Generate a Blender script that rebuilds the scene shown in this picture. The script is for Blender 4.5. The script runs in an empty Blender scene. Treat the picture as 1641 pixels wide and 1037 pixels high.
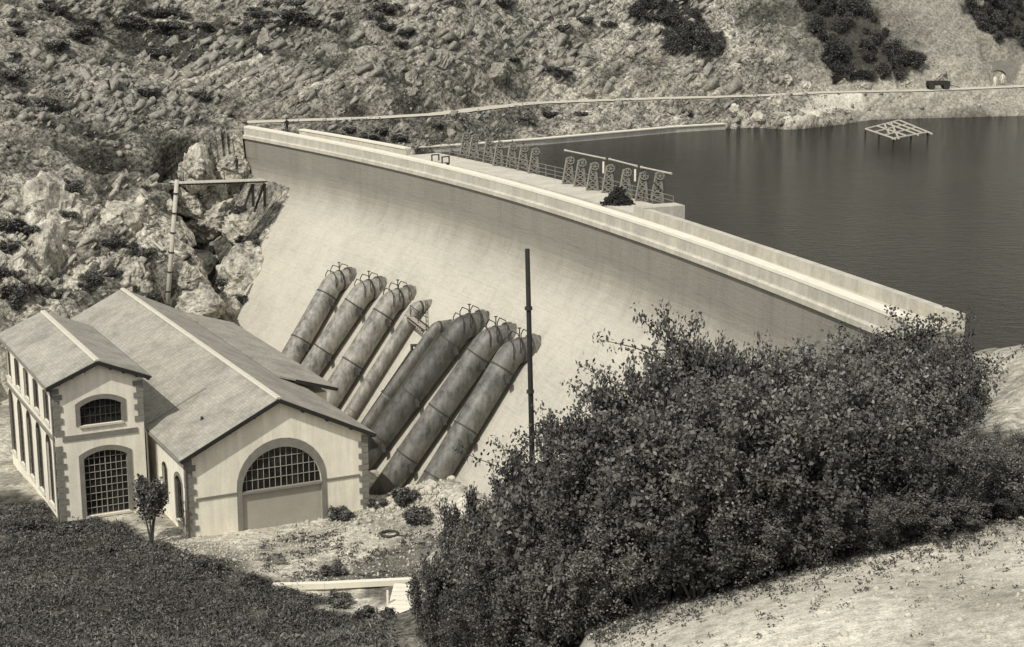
import bpy, bmesh, math, random
import numpy as np
from mathutils import Vector, Matrix, Quaternion
from mathutils.geometry import tessellate_polygon

S = bpy.context.scene
COL = S.collection
PI = math.pi

# ------------------------------------------------------------------ camera, world, sun
PW, PH = 1641.0, 1037.0
FPX, PITCH, ROLL = 2637.87, 0.218305, -0.0030354
CAM = np.array([0.0, 0.0, 36.0])
FW = np.array([0, math.cos(PITCH), -math.sin(PITCH)])
UP0 = np.array([0, math.sin(PITCH), math.cos(PITCH)])
RT0 = np.array([1.0, 0, 0])
RT = math.cos(ROLL) * RT0 + math.sin(ROLL) * UP0
UP = -math.sin(ROLL) * RT0 + math.cos(ROLL) * UP0
cd = bpy.data.cameras.new('camera')
cam = bpy.data.objects.new('camera', cd)
COL.objects.link(cam)
cd.sensor_width = 36.0
cd.lens = FPX / PW * 36.0
cd.clip_start = 0.5
cd.clip_end = 3000
cam.matrix_world = Matrix(((RT[0], UP[0], -FW[0], CAM[0]), (RT[1], UP[1], -FW[1], CAM[1]),
                           (RT[2], UP[2], -FW[2], CAM[2]), (0, 0, 0, 1)))
S.camera = cam

SUN_AZ = (-0.55, -0.835)
SUN_EL = math.radians(50)
wd = bpy.data.worlds.new('World')
S.world = wd
wd.use_nodes = True
nt = wd.node_tree
nt.nodes.clear()
sky = nt.nodes.new('ShaderNodeTexSky')
sky.sky_type = 'NISHITA'
sky.sun_disc = False
sky.sun_elevation = SUN_EL
sky.sun_rotation = math.atan2(SUN_AZ[0], SUN_AZ[1])
hs = nt.nodes.new('ShaderNodeHueSaturation')
hs.inputs['Saturation'].default_value = 0.12
bg = nt.nodes.new('ShaderNodeBackground')
bg.inputs['Strength'].default_value = 0.15
wo = nt.nodes.new('ShaderNodeOutputWorld')
nt.links.new(sky.outputs[0], hs.inputs['Color'])
nt.links.new(hs.outputs[0], bg.inputs[0])
nt.links.new(bg.outputs[0], wo.inputs[0])

sl = bpy.data.lights.new('sun', 'SUN')
sl.energy = 3.6
sl.angle = math.radians(0.6)
sl.color = (1.0, 0.965, 0.90)
sun = bpy.data.objects.new('sun', sl)
COL.objects.link(sun)
_h = math.hypot(*SUN_AZ)
SDIR = Vector((SUN_AZ[0] / _h * math.cos(SUN_EL), SUN_AZ[1] / _h * math.cos(SUN_EL), math.sin(SUN_EL)))
sun.rotation_euler = SDIR.to_track_quat('Z', 'Y').to_euler()
sun.location = (-60, -60, 120)

S.view_settings.view_transform = 'Standard'
S.view_settings.look = 'None'
S.view_settings.exposure = 0.0
S.view_settings.gamma = 1.0
S.view_settings.use_curve_mapping = False

# ------------------------------------------------------------------ helpers
def ray(u, v):
    return (u - PW / 2) / FPX * RT - (v - PH / 2) / FPX * UP + FW
def at_z(u, v, z):
    d = ray(u, v)
    return CAM + d * ((z - CAM[2]) / d[2])
def at_y(u, v, y):
    d = ray(u, v)
    return CAM + d * (y / d[1])
def sep(g, w=1.0):
    """sepia grey of albedo g"""
    w = w * (.62 + .2 * min(1, g / .5))
    return (g * (1 + .055 * w), g * (1 - .025 * w), g * (1 - .24 * w), 1)

class MB:
    def __init__(self):
        self.v = []; self.f = []
    def add(self, vs, fs):
        o = len(self.v)
        self.v.extend([tuple(map(float, p)) for p in vs])
        self.f.extend([tuple(i + o for i in f) for f in fs])
    def box(self, c, s, M=None):
        x, y, z = s[0] / 2, s[1] / 2, s[2] / 2
        vs = [Vector((a * x, b * y, d * z)) for d in (-1, 1) for b in (-1, 1) for a in (-1, 1)]
        c = Vector(c)
        vs = [(M @ p if M else p) + c for p in vs]
        self.add(vs, [(0, 2, 3, 1), (4, 5, 7, 6), (0, 1, 5, 4), (2, 6, 7, 3), (0, 4, 6, 2), (1, 3, 7, 5)])
    def bar(self, a, b, w, h=None, up=(0, 0, 1)):
        """rectangular bar from a to b"""
        h = h or w
        a = Vector(a); b = Vector(b)
        t = (b - a).normalized()
        s = t.cross(Vector(up))
        if s.length < 1e-3: s = t.cross(Vector((1, 0, 0)))
        s.normalize(); n = s.cross(t)
        vs = [p + s * (i * w / 2) + n * (j * h / 2) for p in (a, b) for i, j in ((-1, -1), (1, -1), (1, 1), (-1, 1))]
        self.add(vs, [(3, 2, 1, 0), (4, 5, 6, 7), (0, 1, 5, 4), (1, 2, 6, 5), (2, 3, 7, 6), (3, 0, 4, 7)])
    def tube(self, pts, rad, n=8, cap=True):
        pts = [Vector(p) for p in pts]
        if not hasattr(rad, '__len__'): rad = [rad] * len(pts)
        rings = []
        t0 = (pts[1] - pts[0]).normalized()
        s = t0.cross(Vector((0, 0, 1)))
        if s.length < 1e-3: s = t0.cross(Vector((1, 0, 0)))
        s.normalize()
        for i, p in enumerate(pts):
            if i == 0: t = pts[1] - pts[0]
            elif i == len(pts) - 1: t = pts[-1] - pts[-2]
            else: t = (pts[i + 1] - p).normalized() + (p - pts[i - 1]).normalized()
            t.normalize()
            s = (s - t * s.dot(t)).normalized()
            q = t.cross(s)
            rings.append([p + (s * math.cos(2 * PI * k / n) + q * math.sin(2 * PI * k / n)) * rad[i] for k in range(n)])
        fs = []
        for i in range(len(pts) - 1):
            for k in range(n):
                k2 = (k + 1) % n
                fs.append((i * n + k, i * n + k2, (i + 1) * n + k2, (i + 1) * n + k))
        if cap:
            fs.append(tuple(range(n - 1, -1, -1)))
            fs.append(tuple((len(pts) - 1) * n + k for k in range(n)))
        self.add([p for r in rings for p in r], fs)
    def mesh(self, name, smooth=False):
        m = bpy.data.meshes.new(name)
        m.from_pydata(self.v, [], self.f)
        m.update()
        if smooth: m.polygons.foreach_set('use_smooth', [True] * len(m.polygons))
        return m
    def build(self, name, mat, parent=None, smooth=False):
        return link(name, self.mesh(name, smooth), mat, parent)

def link(name, me, mat=None, parent=None, loc=None):
    o = bpy.data.objects.new(name, me)
    if mat is not None:
        if len(me.materials) == 0: me.materials.append(mat)
    COL.objects.link(o)
    if parent is not None: o.parent = parent
    if loc is not None: o.location = loc
    return o
def thing(name, label, cat, loc=(0, 0, 0), rz=0, group=None):
    o = bpy.data.objects.new(name, None)
    o.empty_display_size = 0.3
    COL.objects.link(o)
    o.location = tuple(map(float, loc)); o.rotation_euler = (0, 0, rz)
    return tag(o, label, cat, group)
def tag(o, label=None, cat=None, group=None, kind=None):
    if label: o['label'] = label
    if cat: o['category'] = cat
    if group: o['group'] = group
    if kind: o['kind'] = kind
    return o
def dup(root, loc=None, rz=None, sc=None, label=None, group=None):
    kids = {}
    for o in bpy.data.objects:
        if o.parent: kids.setdefault(o.parent.name, []).append(o)
    def rec(o, par):
        c = o.copy(); COL.objects.link(c)
        if par: c.parent = par
        for ch in kids.get(o.name, []): rec(ch, c)
        return c
    r = rec(root, None)
    if loc is not None: r.location = tuple(map(float, loc))
    if rz is not None: r.rotation_euler = (0, 0, rz)
    if sc is not None: r.scale = sc if hasattr(sc, '__len__') else (sc, sc, sc)
    if label: r['label'] = label
    if group: r['group'] = group
    return r

# value noise -----------------------------------------------------
def _hash(ix, iy, seed):
    h = (ix.astype(np.int64) * 374761393 + iy.astype(np.int64) * 668265263 + seed * 2147483647) & 0xFFFFFFFF
    h = ((h ^ (h >> 13)) * 1274126177) & 0xFFFFFFFF
    h = h ^ (h >> 16)
    return (h & 0xFFFF) / 65535.0
def vnoise(x, y, seed=0):
    ix = np.floor(x); iy = np.floor(y)
    fx = x - ix; fy = y - iy
    fx = fx * fx * fx * (fx * (fx * 6 - 15) + 10); fy = fy * fy * fy * (fy * (fy * 6 - 15) + 10)
    a = _hash(ix, iy, seed); b = _hash(ix + 1, iy, seed); c = _hash(ix, iy + 1, seed); d = _hash(ix + 1, iy + 1, seed)
    return (a * (1 - fx) + b * fx) * (1 - fy) + (c * (1 - fx) + d * fx) * fy
def fbm(x, y, seed=0, o=5, ridged=False):
    s = 0; a = .5; t = 0
    for k in range(o):
        n = vnoise(x, y, seed + k * 17)
        if ridged: n = 1 - np.abs(2 * n - 1)
        s = s + a * n; t += a
        x, y = x * 1.9 + y * .35 + 7.1, y * 1.9 - x * .35 + 3.3
        a *= .52
    return s / t

# ------------------------------------------------------------------ materials
def new_mat(name):
    m = bpy.data.materials.new(name); m.use_nodes = True
    t = m.node_tree; b = t.nodes['Principled BSDF']
    return m, t, b
def N(t, typ, **kw):
    n = t.nodes.new(typ)
    for k, v in kw.items():
        if k in n.inputs: n.inputs[k].default_value = v
        else: setattr(n, k, v)
    return n
def ramp(t, fac, stops):
    r = t.nodes.new('ShaderNodeValToRGB')
    e = r.color_ramp.elements
    while len(e) > 1: e.remove(e[-1])
    e[0].position = stops[0][0]; e[0].color = stops[0][1]
    for p, c in stops[1:]:
        x = e.new(p); x.color = c
    t.links.new(fac, r.inputs[0])
    return r
def coords(t, scale=(1, 1, 1), rot=(0, 0, 0), space='pos'):
    if space == 'pos':
        g = t.nodes.new('ShaderNodeNewGeometry'); o = g.outputs['Position']
    else:
        g = t.nodes.new('ShaderNodeTexCoord'); o = g.outputs['Object']
    m = t.nodes.new('ShaderNodeMapping')
    m.inputs['Scale'].default_value = scale; m.inputs['Rotation'].default_value = rot
    t.links.new(o, m.inputs[0])
    return m.outputs[0]
def mottled(name, lo, hi, scale=1.0, rough=.85, bump=.3, fine=9.0, w=1.0, stain=None, space='pos', contrast=(.3, .7), bdist=.05):
    """two-tone weathered surface: big patches times fine speckle"""
    m, t, b = new_mat(name)
    c = coords(t, space=space)
    n1 = N(t, 'ShaderNodeTexNoise', Scale=scale, Detail=6.0, Roughness=.62)
    n2 = N(t, 'ShaderNodeTexNoise', Scale=scale * fine, Detail=4.0, Roughness=.7)
    t.links.new(c, n1.inputs['Vector']); t.links.new(c, n2.inputs['Vector'])
    mx = N(t, 'ShaderNodeMath', operation='MULTIPLY_ADD')
    mx.inputs[1].default_value = .5
    hf = N(t, 'ShaderNodeMath', operation='MULTIPLY'); hf.inputs[1].default_value = .5
    t.links.new(n2.outputs[0], hf.inputs[0])
    t.links.new(n1.outputs[0], mx.inputs[0]); t.links.new(hf.outputs[0], mx.inputs[2])
    r = ramp(t, mx.outputs[0], [(contrast[0], sep(lo, w)), (contrast[1], sep(hi, w))])
    last = r.outputs[0]
    if stain:                       # vertical streaks
        c2 = coords(t, scale=(1.2, 1.2, .12), space=space)
        n3 = N(t, 'ShaderNodeTexNoise', Scale=stain[1], Detail=4.0, Roughness=.6)
        t.links.new(c2, n3.inputs['Vector'])
        r3 = ramp(t, n3.outputs[0], [(.42, (stain[0],) * 3 + (1,)), (.62, (1, 1, 1, 1))])
        mm = N(t, 'ShaderNodeMix', data_type='RGBA', blend_type='MULTIPLY')
        mm.inputs[0].default_value = 1
        t.links.new(last, mm.inputs[6]); t.links.new(r3.outputs[0], mm.inputs[7])
        last = mm.outputs[2]
    t.links.new(last, b.inputs['Base Color'])
    b.inputs['Roughness'].default_value = rough
    b.inputs['Specular IOR Level'].default_value = .25
    if bump:
        bp = N(t, 'ShaderNodeBump', Strength=bump, Distance=bdist)
        t.links.new(mx.outputs[0], bp.inputs['Height']); t.links.new(bp.outputs[0], b.inputs['Normal'])
    return m

M = {}
M['plaster'] = mottled('plaster', .72, .92, .7, bump=.25, stain=(.87, 1.9))
M['stone_trim'] = mottled('stone_trim', .14, .26, 1.6, bump=.3)
M['roof'] = mottled('roof', .20, .36, .35, rough=.8, bump=.4, fine=30)
def slate_mat():
    m, t, b = new_mat('roof_slates')
    tc = t.nodes.new('ShaderNodeTexCoord'); sx = t.nodes.new('ShaderNodeSeparateXYZ'); cb = t.nodes.new('ShaderNodeCombineXYZ')
    t.links.new(tc.outputs['Object'], sx.inputs[0]); t.links.new(sx.outputs[1], cb.inputs[0]); t.links.new(sx.outputs[0], cb.inputs[1])
    br = N(t, 'ShaderNodeTexBrick'); br.inputs['Scale'].default_value = 1.0
    br.inputs['Brick Width'].default_value = .28; br.inputs['Row Height'].default_value = .19; br.inputs['Mortar Size'].default_value = .012; br.inputs['Mortar Smooth'].default_value = .2
    br.inputs['Color1'].default_value = sep(.27); br.inputs['Color2'].default_value = sep(.35); br.inputs['Mortar'].default_value = sep(.23)
    t.links.new(cb.outputs[0], br.inputs['Vector'])
    n1 = N(t, 'ShaderNodeTexNoise', Scale=.45, Detail=7.0, Roughness=.7); t.links.new(tc.outputs['Object'], n1.inputs['Vector'])
    r1 = ramp(t, n1.outputs[0], [(.36, (.76,) * 3 + (1,)), (.5, (1, 1, 1, 1)), (.66, (1.2,) * 3 + (1,))])
    mx = N(t, 'ShaderNodeMix', data_type='RGBA', blend_type='MULTIPLY'); mx.inputs[0].default_value = 1
    t.links.new(br.outputs['Color'], mx.inputs[6]); t.links.new(r1.outputs[0], mx.inputs[7])
    t.links.new(mx.outputs[2], b.inputs['Base Color']); b.inputs['Roughness'].default_value = .7; b.inputs['Specular IOR Level'].default_value = .3
    bp = N(t, 'ShaderNodeBump', Strength=.5, Distance=.02); t.links.new(br.outputs['Color'], bp.inputs['Height']); t.links.new(bp.outputs[0], b.inputs['Normal'])
    return m
M['roof'] = slate_mat()
M['ridge'] = mottled('ridge', .5, .62, 1.5)
M['eave_wood'] = mottled('eave_wood', .018, .035, 2)
M['board'] = mottled('board', .30, .40, .6, fine=16)
M['iron'] = mottled('iron', .03, .06, 3, rough=.6, bump=.1)
M['iron_pale'] = mottled('iron_pale', .12, .25, 3, rough=.7, bump=.1)
M['bar_white'] = mottled('bar_white', .26, .38, 3, bump=.05)
M['timber'] = mottled('timber', .32, .5, 2.2, bump=.3)
M['timber_dark'] = mottled('timber_dark', .02, .045, 2.2, bump=.3)
M['pole_black'] = mottled('pole_black', .012, .03, 2.2, bump=.3)
M['concrete'] = mottled('concrete', .36, .58, .45, stain=(.85, 1.2), bump=.25)
M['coping'] = mottled('coping', .58, .74, .8, bump=.25)
M['roadway'] = mottled('roadway', .34, .6, .7, bump=.5, fine=6)
M['path'] = mottled('path', .40, .56, .6, bump=.4, fine=7)
M['whitewash'] = mottled('whitewash', .62, .76, 1, bump=.15)
M['rock'] = mottled('rock', .09, .58, .55, bump=.9, fine=5, contrast=(.37, .60), bdist=.4)  # low dark tone paints the shade of clefts into the rock colour
M['rock_grey'] = mottled('rock_grey', .11, .38, .6, bump=.9, fine=5, contrast=(.36, .64), bdist=.4)
M['rubble'] = mottled('rubble', .24, .6, 1.1, bump=.6)
M['bark'] = mottled('bark', .04, .09, 5, bump=.5)
M['cloth_dark'] = mottled('cloth_dark', .018, .03, 6)
M['cloth_white'] = mottled('cloth_white', .6, .75, 6)
M['skin'] = mottled('skin', .33, .38, 6)
M['brush'] = mottled('brush', .012, .04, 3)

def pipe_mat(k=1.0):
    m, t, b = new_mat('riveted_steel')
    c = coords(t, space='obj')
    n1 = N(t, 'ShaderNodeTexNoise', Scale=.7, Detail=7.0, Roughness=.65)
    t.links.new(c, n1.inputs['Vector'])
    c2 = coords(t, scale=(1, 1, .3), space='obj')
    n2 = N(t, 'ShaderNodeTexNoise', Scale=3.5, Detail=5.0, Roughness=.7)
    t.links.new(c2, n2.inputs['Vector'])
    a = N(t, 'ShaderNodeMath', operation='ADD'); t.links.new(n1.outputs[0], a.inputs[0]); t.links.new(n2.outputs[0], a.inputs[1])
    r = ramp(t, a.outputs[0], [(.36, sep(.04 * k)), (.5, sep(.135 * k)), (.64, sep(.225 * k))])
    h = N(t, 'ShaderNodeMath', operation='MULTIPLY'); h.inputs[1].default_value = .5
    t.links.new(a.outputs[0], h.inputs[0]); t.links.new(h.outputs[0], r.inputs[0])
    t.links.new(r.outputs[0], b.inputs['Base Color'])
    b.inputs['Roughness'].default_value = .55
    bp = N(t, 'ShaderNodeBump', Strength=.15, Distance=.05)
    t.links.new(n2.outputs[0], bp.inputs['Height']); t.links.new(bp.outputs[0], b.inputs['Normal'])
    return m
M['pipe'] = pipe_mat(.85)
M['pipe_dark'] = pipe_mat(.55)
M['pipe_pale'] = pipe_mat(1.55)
M['pipe_joint'] = mottled('pipe_joint', .03, .08, 2, rough=.6, bump=.1)

def glass_mat():
    m, t, b = new_mat('dark_glass')
    c = coords(t)
    n1 = N(t, 'ShaderNodeTexNoise', Scale=2.0, Detail=2.0)
    t.links.new(c, n1.inputs['Vector'])
    r = ramp(t, n1.outputs[0], [(.4, sep(.008)), (.7, sep(.03))])
    t.links.new(r.outputs[0], b.inputs['Base Color'])
    b.inputs['Roughness'].default_value = .18
    b.inputs['Specular IOR Level'].default_value = .35
    return m
M['glass'] = glass_mat()

def leaf_mat(name, lo, hi):
    m, t, b = new_mat(name)
    g = t.nodes.new('ShaderNodeNewGeometry')
    r = ramp(t, g.outputs['Random Per Island'], [(0, sep(lo, .8)), (.75, sep((lo + hi) / 2, .8)), (1, sep(hi, .8))])
    oi = t.nodes.new('ShaderNodeObjectInfo')
    ro = ramp(t, oi.outputs['Random'], [(0, (.62,) * 3 + (1,)), (1, (1.45,) * 3 + (1,))])
    ml = N(t, 'ShaderNodeMix', data_type='RGBA', blend_type='MULTIPLY'); ml.inputs[0].default_value = 1
    t.links.new(r.outputs[0], ml.inputs[6]); t.links.new(ro.outputs[0], ml.inputs[7])
    t.links.new(ml.outputs[2], b.inputs['Base Color'])
    b.inputs['Roughness'].default_value = .62
    b.inputs['Specular IOR Level'].default_value = .3
    return m
M['leaf'] = leaf_mat('leaf', .048, .18)
M['leaf_far'] = leaf_mat('leaf_far', .035, .10)
M['grass'] = leaf_mat('grass', .035, .14)
M['grass_pale'] = leaf_mat('grass_pale', .06, .22)
M['scrub'] = leaf_mat('scrub', .03, .17)

def dam_mat():
    m, t, b = new_mat('dam_masonry')
    c = coords(t)
    # fine horizontal courses
    c2 = coords(t, scale=(.5, .5, 9))
    n1 = N(t, 'ShaderNodeTexNoise', Scale=1.0, Detail=5.0, Roughness=.7); t.links.new(c2, n1.inputs['Vector'])
    n2 = N(t, 'ShaderNodeTexNoise', Scale=.12, Detail=5.0, Roughness=.6); t.links.new(c, n2.inputs['Vector'])
    n3 = N(t, 'ShaderNodeTexNoise', Scale=5.0, Detail=4.0, Roughness=.7); t.links.new(c, n3.inputs['Vector'])
    c4 = coords(t, scale=(.8, .8, .06))
    n4 = N(t, 'ShaderNodeTexNoise', Scale=.6, Detail=5.0, Roughness=.65); t.links.new(c4, n4.inputs['Vector'])
    s1 = N(t, 'ShaderNodeMath', operation='ADD'); t.links.new(n1.outputs[0], s1.inputs[0]); t.links.new(n3.outputs[0], s1.inputs[1])
    s2 = N(t, 'ShaderNodeMath', operation='ADD'); t.links.new(n2.outputs[0], s2.inputs[0]); t.links.new(n4.outputs[0], s2.inputs[1])
    s3 = N(t, 'ShaderNodeMath', operation='ADD'); t.links.new(s1.outputs[0], s3.inputs[0]); t.links.new(s2.outputs[0], s3.inputs[1])
    q = N(t, 'ShaderNodeMath', operation='MULTIPLY'); q.inputs[1].default_value = .25
    t.links.new(s3.outputs[0], q.inputs[0])
    r = ramp(t, q.outputs[0], [(.36, sep(.33)), (.5, sep(.445)), (.62, sep(.51))])
    # upper band darkened under the coping: damp, plus painted shade of the steep face
    g = t.nodes.new('ShaderNodeNewGeometry'); sx = t.nodes.new('ShaderNodeSeparateXYZ')
    t.links.new(g.outputs['Position'], sx.inputs[0])
    ad = N(t, 'ShaderNodeMath', operation='MULTIPLY_ADD'); ad.inputs[1].default_value = 5.0
    t.links.new(n4.outputs[0], ad.inputs[0]); t.links.new(sx.outputs[2], ad.inputs[2])
    mr = N(t, 'ShaderNodeMapRange'); mr.interpolation_type = 'SMOOTHSTEP'
    mr.inputs['From Min'].default_value = 13.0; mr.inputs['From Max'].default_value = 18.0
    mr.inputs['To Min'].default_value = 1.0; mr.inputs['To Max'].default_value = .52
    t.links.new(ad.outputs[0], mr.inputs['Value'])
    mm = N(t, 'ShaderNodeMix', data_type='RGBA', blend_type='MULTIPLY'); mm.inputs[0].default_value = 1
    t.links.new(r.outputs[0], mm.inputs[6]); t.links.new(mr.outputs[0], mm.inputs[7])
    # lime and seepage streaks running down the face, faint lift joints
    c6 = coords(t, scale=(1.6, 1.6, .05))
    n6 = N(t, 'ShaderNodeTexNoise', Scale=.8, Detail=6.0, Roughness=.7); t.links.new(c6, n6.inputs['Vector'])
    r6 = ramp(t, n6.outputs[0], [(.36, (.80,) * 3 + (1,)), (.47, (1, 1, 1, 1)), (.58, (1, 1, 1, 1)), (.7, (1.12,) * 3 + (1,))])
    m6 = N(t, 'ShaderNodeMix', data_type='RGBA', blend_type='MULTIPLY'); m6.inputs[0].default_value = .45
    t.links.new(mm.outputs[2], m6.inputs[6]); t.links.new(r6.outputs[0], m6.inputs[7])
    fz = N(t, 'ShaderNodeMath', operation='PINGPONG'); fz.inputs[1].default_value = .6
    t.links.new(sx.outputs[2], fz.inputs[0])
    r7 = ramp(t, fz.outputs[0], [(0, (.80,) * 3 + (1,)), (.035, (1, 1, 1, 1))])
    m7 = N(t, 'ShaderNodeMix', data_type='RGBA', blend_type='MULTIPLY'); t.links.new(n3.outputs[0], m7.inputs[0])
    t.links.new(m6.outputs[2], m7.inputs[6]); t.links.new(r7.outputs[0], m7.inputs[7])
    t.links.new(m7.outputs[2], b.inputs['Base Color'])
    b.inputs['Roughness'].default_value = .9; b.inputs['Specular IOR Level'].default_value = .15
    bp = N(t, 'ShaderNodeBump', Strength=.5, Distance=.06)
    t.links.new(s1.outputs[0], bp.inputs['Height']); t.links.new(bp.outputs[0], b.inputs['Normal'])
    return m
M['dam'] = dam_mat()

def water_mat():
    m, t, b = new_mat('lake_water')
    c = coords(t, scale=(.55, 1.0, 1), rot=(0, 0, .25))
    n1 = N(t, 'ShaderNodeTexNoise', Scale=1.7, Detail=6.0, Roughness=.7); t.links.new(c, n1.inputs['Vector'])
    c2 = coords(t)
    n2 = N(t, 'ShaderNodeTexNoise', Scale=.06, Detail=3.0); t.links.new(c2, n2.inputs['Vector'])
    r = ramp(t, n2.outputs[0], [(.35, sep(.012)), (.65, sep(.026))])
    t.links.new(r.outputs[0], b.inputs['Base Color'])
    b.inputs['Roughness'].default_value = .07
    b.inputs['IOR'].default_value = 1.33
    b.inputs['Specular IOR Level'].default_value = .14
    bp = N(t, 'ShaderNodeBump', Strength=1.0, Distance=1.1)
    mrw = N(t, 'ShaderNodeMapRange'); mrw.inputs['From Min'].default_value = .35; mrw.inputs['From Max'].default_value = .65; mrw.inputs['To Min'].default_value = .45; mrw.inputs['To Max'].default_value = 1.0
    t.links.new(n2.outputs[0], mrw.inputs['Value']); t.links.new(mrw.outputs[0], bp.inputs['Strength'])
    t.links.new(n1.outputs[0], bp.inputs['Height']); t.links.new(bp.outputs[0], b.inputs['Normal'])
    return m
M['water'] = water_mat()

def terrain_mat():
    """vertex attribute 'tone' = albedo of the ground cover, 'rocky' = how broken the surface is"""
    m, t, b = new_mat('ground_cover')
    at = N(t, 'ShaderNodeAttribute'); at.attribute_name = 'tone'
    rk = N(t, 'ShaderNodeAttribute'); rk.attribute_name = 'rocky'
    c = coords(t, scale=(1, 1, 1))
    # strata: stretched along a slanting direction
    g0 = t.nodes.new('ShaderNodeNewGeometry'); cb = t.nodes.new('ShaderNodeCombineXYZ')
    for k, (dv, sc) in enumerate((((.72, .42, .55), .34), ((-.50, .86, 0), 1.5), ((-.47, -.28, .83), 1.9))):
        vm = N(t, 'ShaderNodeVectorMath', operation='DOT_PRODUCT'); t.links.new(g0.outputs['Position'], vm.inputs[0]); vm.inputs[1].default_value = tuple(sc * q for q in dv)
        t.links.new(vm.outputs['Value'], cb.inputs[k])
    n1 = N(t, 'ShaderNodeTexNoise', Scale=.75, Detail=7.0, Roughness=.74, Distortion=.6); t.links.new(cb.outputs[0], n1.inputs['Vector'])
    n2 = N(t, 'ShaderNodeTexNoise', Scale=2.6, Detail=5.0, Roughness=.75); t.links.new(c, n2.inputs['Vector'])
    a = N(t, 'ShaderNodeMath', operation='ADD'); t.links.new(n1.outputs[0], a.inputs[0]); t.links.new(n2.outputs[0], a.inputs[1])
    h = N(t, 'ShaderNodeMath', operation='MULTIPLY'); h.inputs[1].default_value = .5; t.links.new(a.outputs[0], h.inputs[0])
    rr = ramp(t, h.outputs[0], [(.40, (.10,) * 3 + (1,)), (.47, (.45,) * 3 + (1,)), (.54, (1.2,) * 3 + (1,)), (.63, (2.3,) * 3 + (1,))])
    rs = ramp(t, n2.outputs[0], [(.3, (.6,) * 3 + (1,)), (.5, (.98,) * 3 + (1,)), (.7, (1.3,) * 3 + (1,))])
    mx = N(t, 'ShaderNodeMix', data_type='RGBA')
    t.links.new(rk.outputs['Fac'], mx.inputs[0]); t.links.new(rs.outputs[0], mx.inputs[6]); t.links.new(rr.outputs[0], mx.inputs[7])
    m1 = N(t, 'ShaderNodeMix', data_type='RGBA', blend_type='MULTIPLY'); m1.inputs[0].default_value = 1
    t.links.new(at.outputs['Color'], m1.inputs[6]); t.links.new(mx.outputs[2], m1.inputs[7])
    m2 = N(t, 'ShaderNodeMix', data_type='RGBA', blend_type='MULTIPLY'); m2.inputs[0].default_value = 1
    n5 = N(t, 'ShaderNodeTexNoise', Scale=16.0, Detail=5.0, Roughness=.75); t.links.new(c, n5.inputs['Vector'])
    r5 = ramp(t, n5.outputs[0], [(.34, (.55,) * 3 + (1,)), (.5, (1, 1, 1, 1)), (.66, (1.3,) * 3 + (1,))])
    m3 = N(t, 'ShaderNodeMix', data_type='RGBA', blend_type='MULTIPLY'); m3.inputs[0].default_value = 1
    t.links.new(m1.outputs[2], m3.inputs[6]); t.links.new(r5.outputs[0], m3.inputs[7])
    t.links.new(m3.outputs[2], m2.inputs[6]); m2.inputs[7].default_value = sep(1)
    t.links.new(m2.outputs[2], b.inputs['Base Color'])
    b.inputs['Roughness'].default_value = .95; b.inputs['Specular IOR Level'].default_value = .1
    bp = N(t, 'ShaderNodeBump', Strength=.9, Distance=.7)
    t.links.new(rk.outputs['Fac'], bp.inputs['Strength'])
    hm = N(t, 'ShaderNodeMix', data_type='FLOAT')
    t.links.new(rk.outputs['Fac'], hm.inputs[0]); t.links.new(n2.outputs[0], hm.inputs[2]); t.links.new(h.outputs[0], hm.inputs[3])
    t.links.new(hm.outputs[0], bp.inputs['Height']); t.links.new(bp.outputs[0], b.inputs['Normal'])
    return m
M['terrain'] = terrain_mat()

# ------------------------------------------------------------------ dam geometry
DC = np.array([-165.742, 43.287]); DR = 187.3966
DCOR = [0.078391938, -0.109157013, 0.895719418, 0.252835858, -1.329323981]
def dam_cor(ang): return np.polyval(DCOR, (np.clip(ang, 10.9, 43.8) - 25) / 10)
def dam_pt(ang, d, z):
    a = math.radians(ang); d = d - float(dam_cor(ang))
    return (DC[0] + (DR - d) * math.cos(a), DC[1] + (DR - d) * math.sin(a), z)
def dam_polar(x, y):
    an_ = np.degrees(np.arctan2(y - DC[1], x - DC[0])); return an_, DR + dam_cor(an_) - np.hypot(x - DC[0], y - DC[1])
ZB, BAT = 13.5, .75
def face_d(z):
    t = ZB - z
    if t > 1.5: return BAT * t
    if t > -1.5: return BAT * (t + 1.5) ** 2 / 6
    return 0.0
def up_off(a):
    return float(np.interp(a, [10.9, 13.5, 17.7, 20.6, 23, 35, 41.5], [3.5, 3.35, 3.2, 3.35, 3.4, 3.5, 3.1]))
A_R, A_L = 10.9, 43.6
ZW = 15.5                      # lake level

def sweep(angs, section, cap=True):
    """section(ang) -> closed list of (d, z)"""
    mb = MB(); n = None; vs = []; fs = []
    for a in angs:
        s = section(a); n = len(s)
        vs += [dam_pt(a, d, z) for d, z in s]
    for i in range(len(angs) - 1):
        for k in range(n):
            k2 = (k + 1) % n
            fs.append((i * n + k, (i + 1) * n + k, (i + 1) * n + k2, i * n + k2))
    if cap:
        fs.append(tuple(range(n))); fs.append(tuple((len(angs) - 1) * n + k for k in range(n - 1, -1, -1)))
    mb.add(vs, fs)
    return mb

# ------------------------------------------------------------------ terrain
ctrl = []
def cy(u, v, y): ctrl.append(at_y(u, v, y))
def cz(u, v, z): ctrl.append(at_z(u, v, z))
def cw(x, y, z): ctrl.append(np.array([x, y, z], float))

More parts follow.
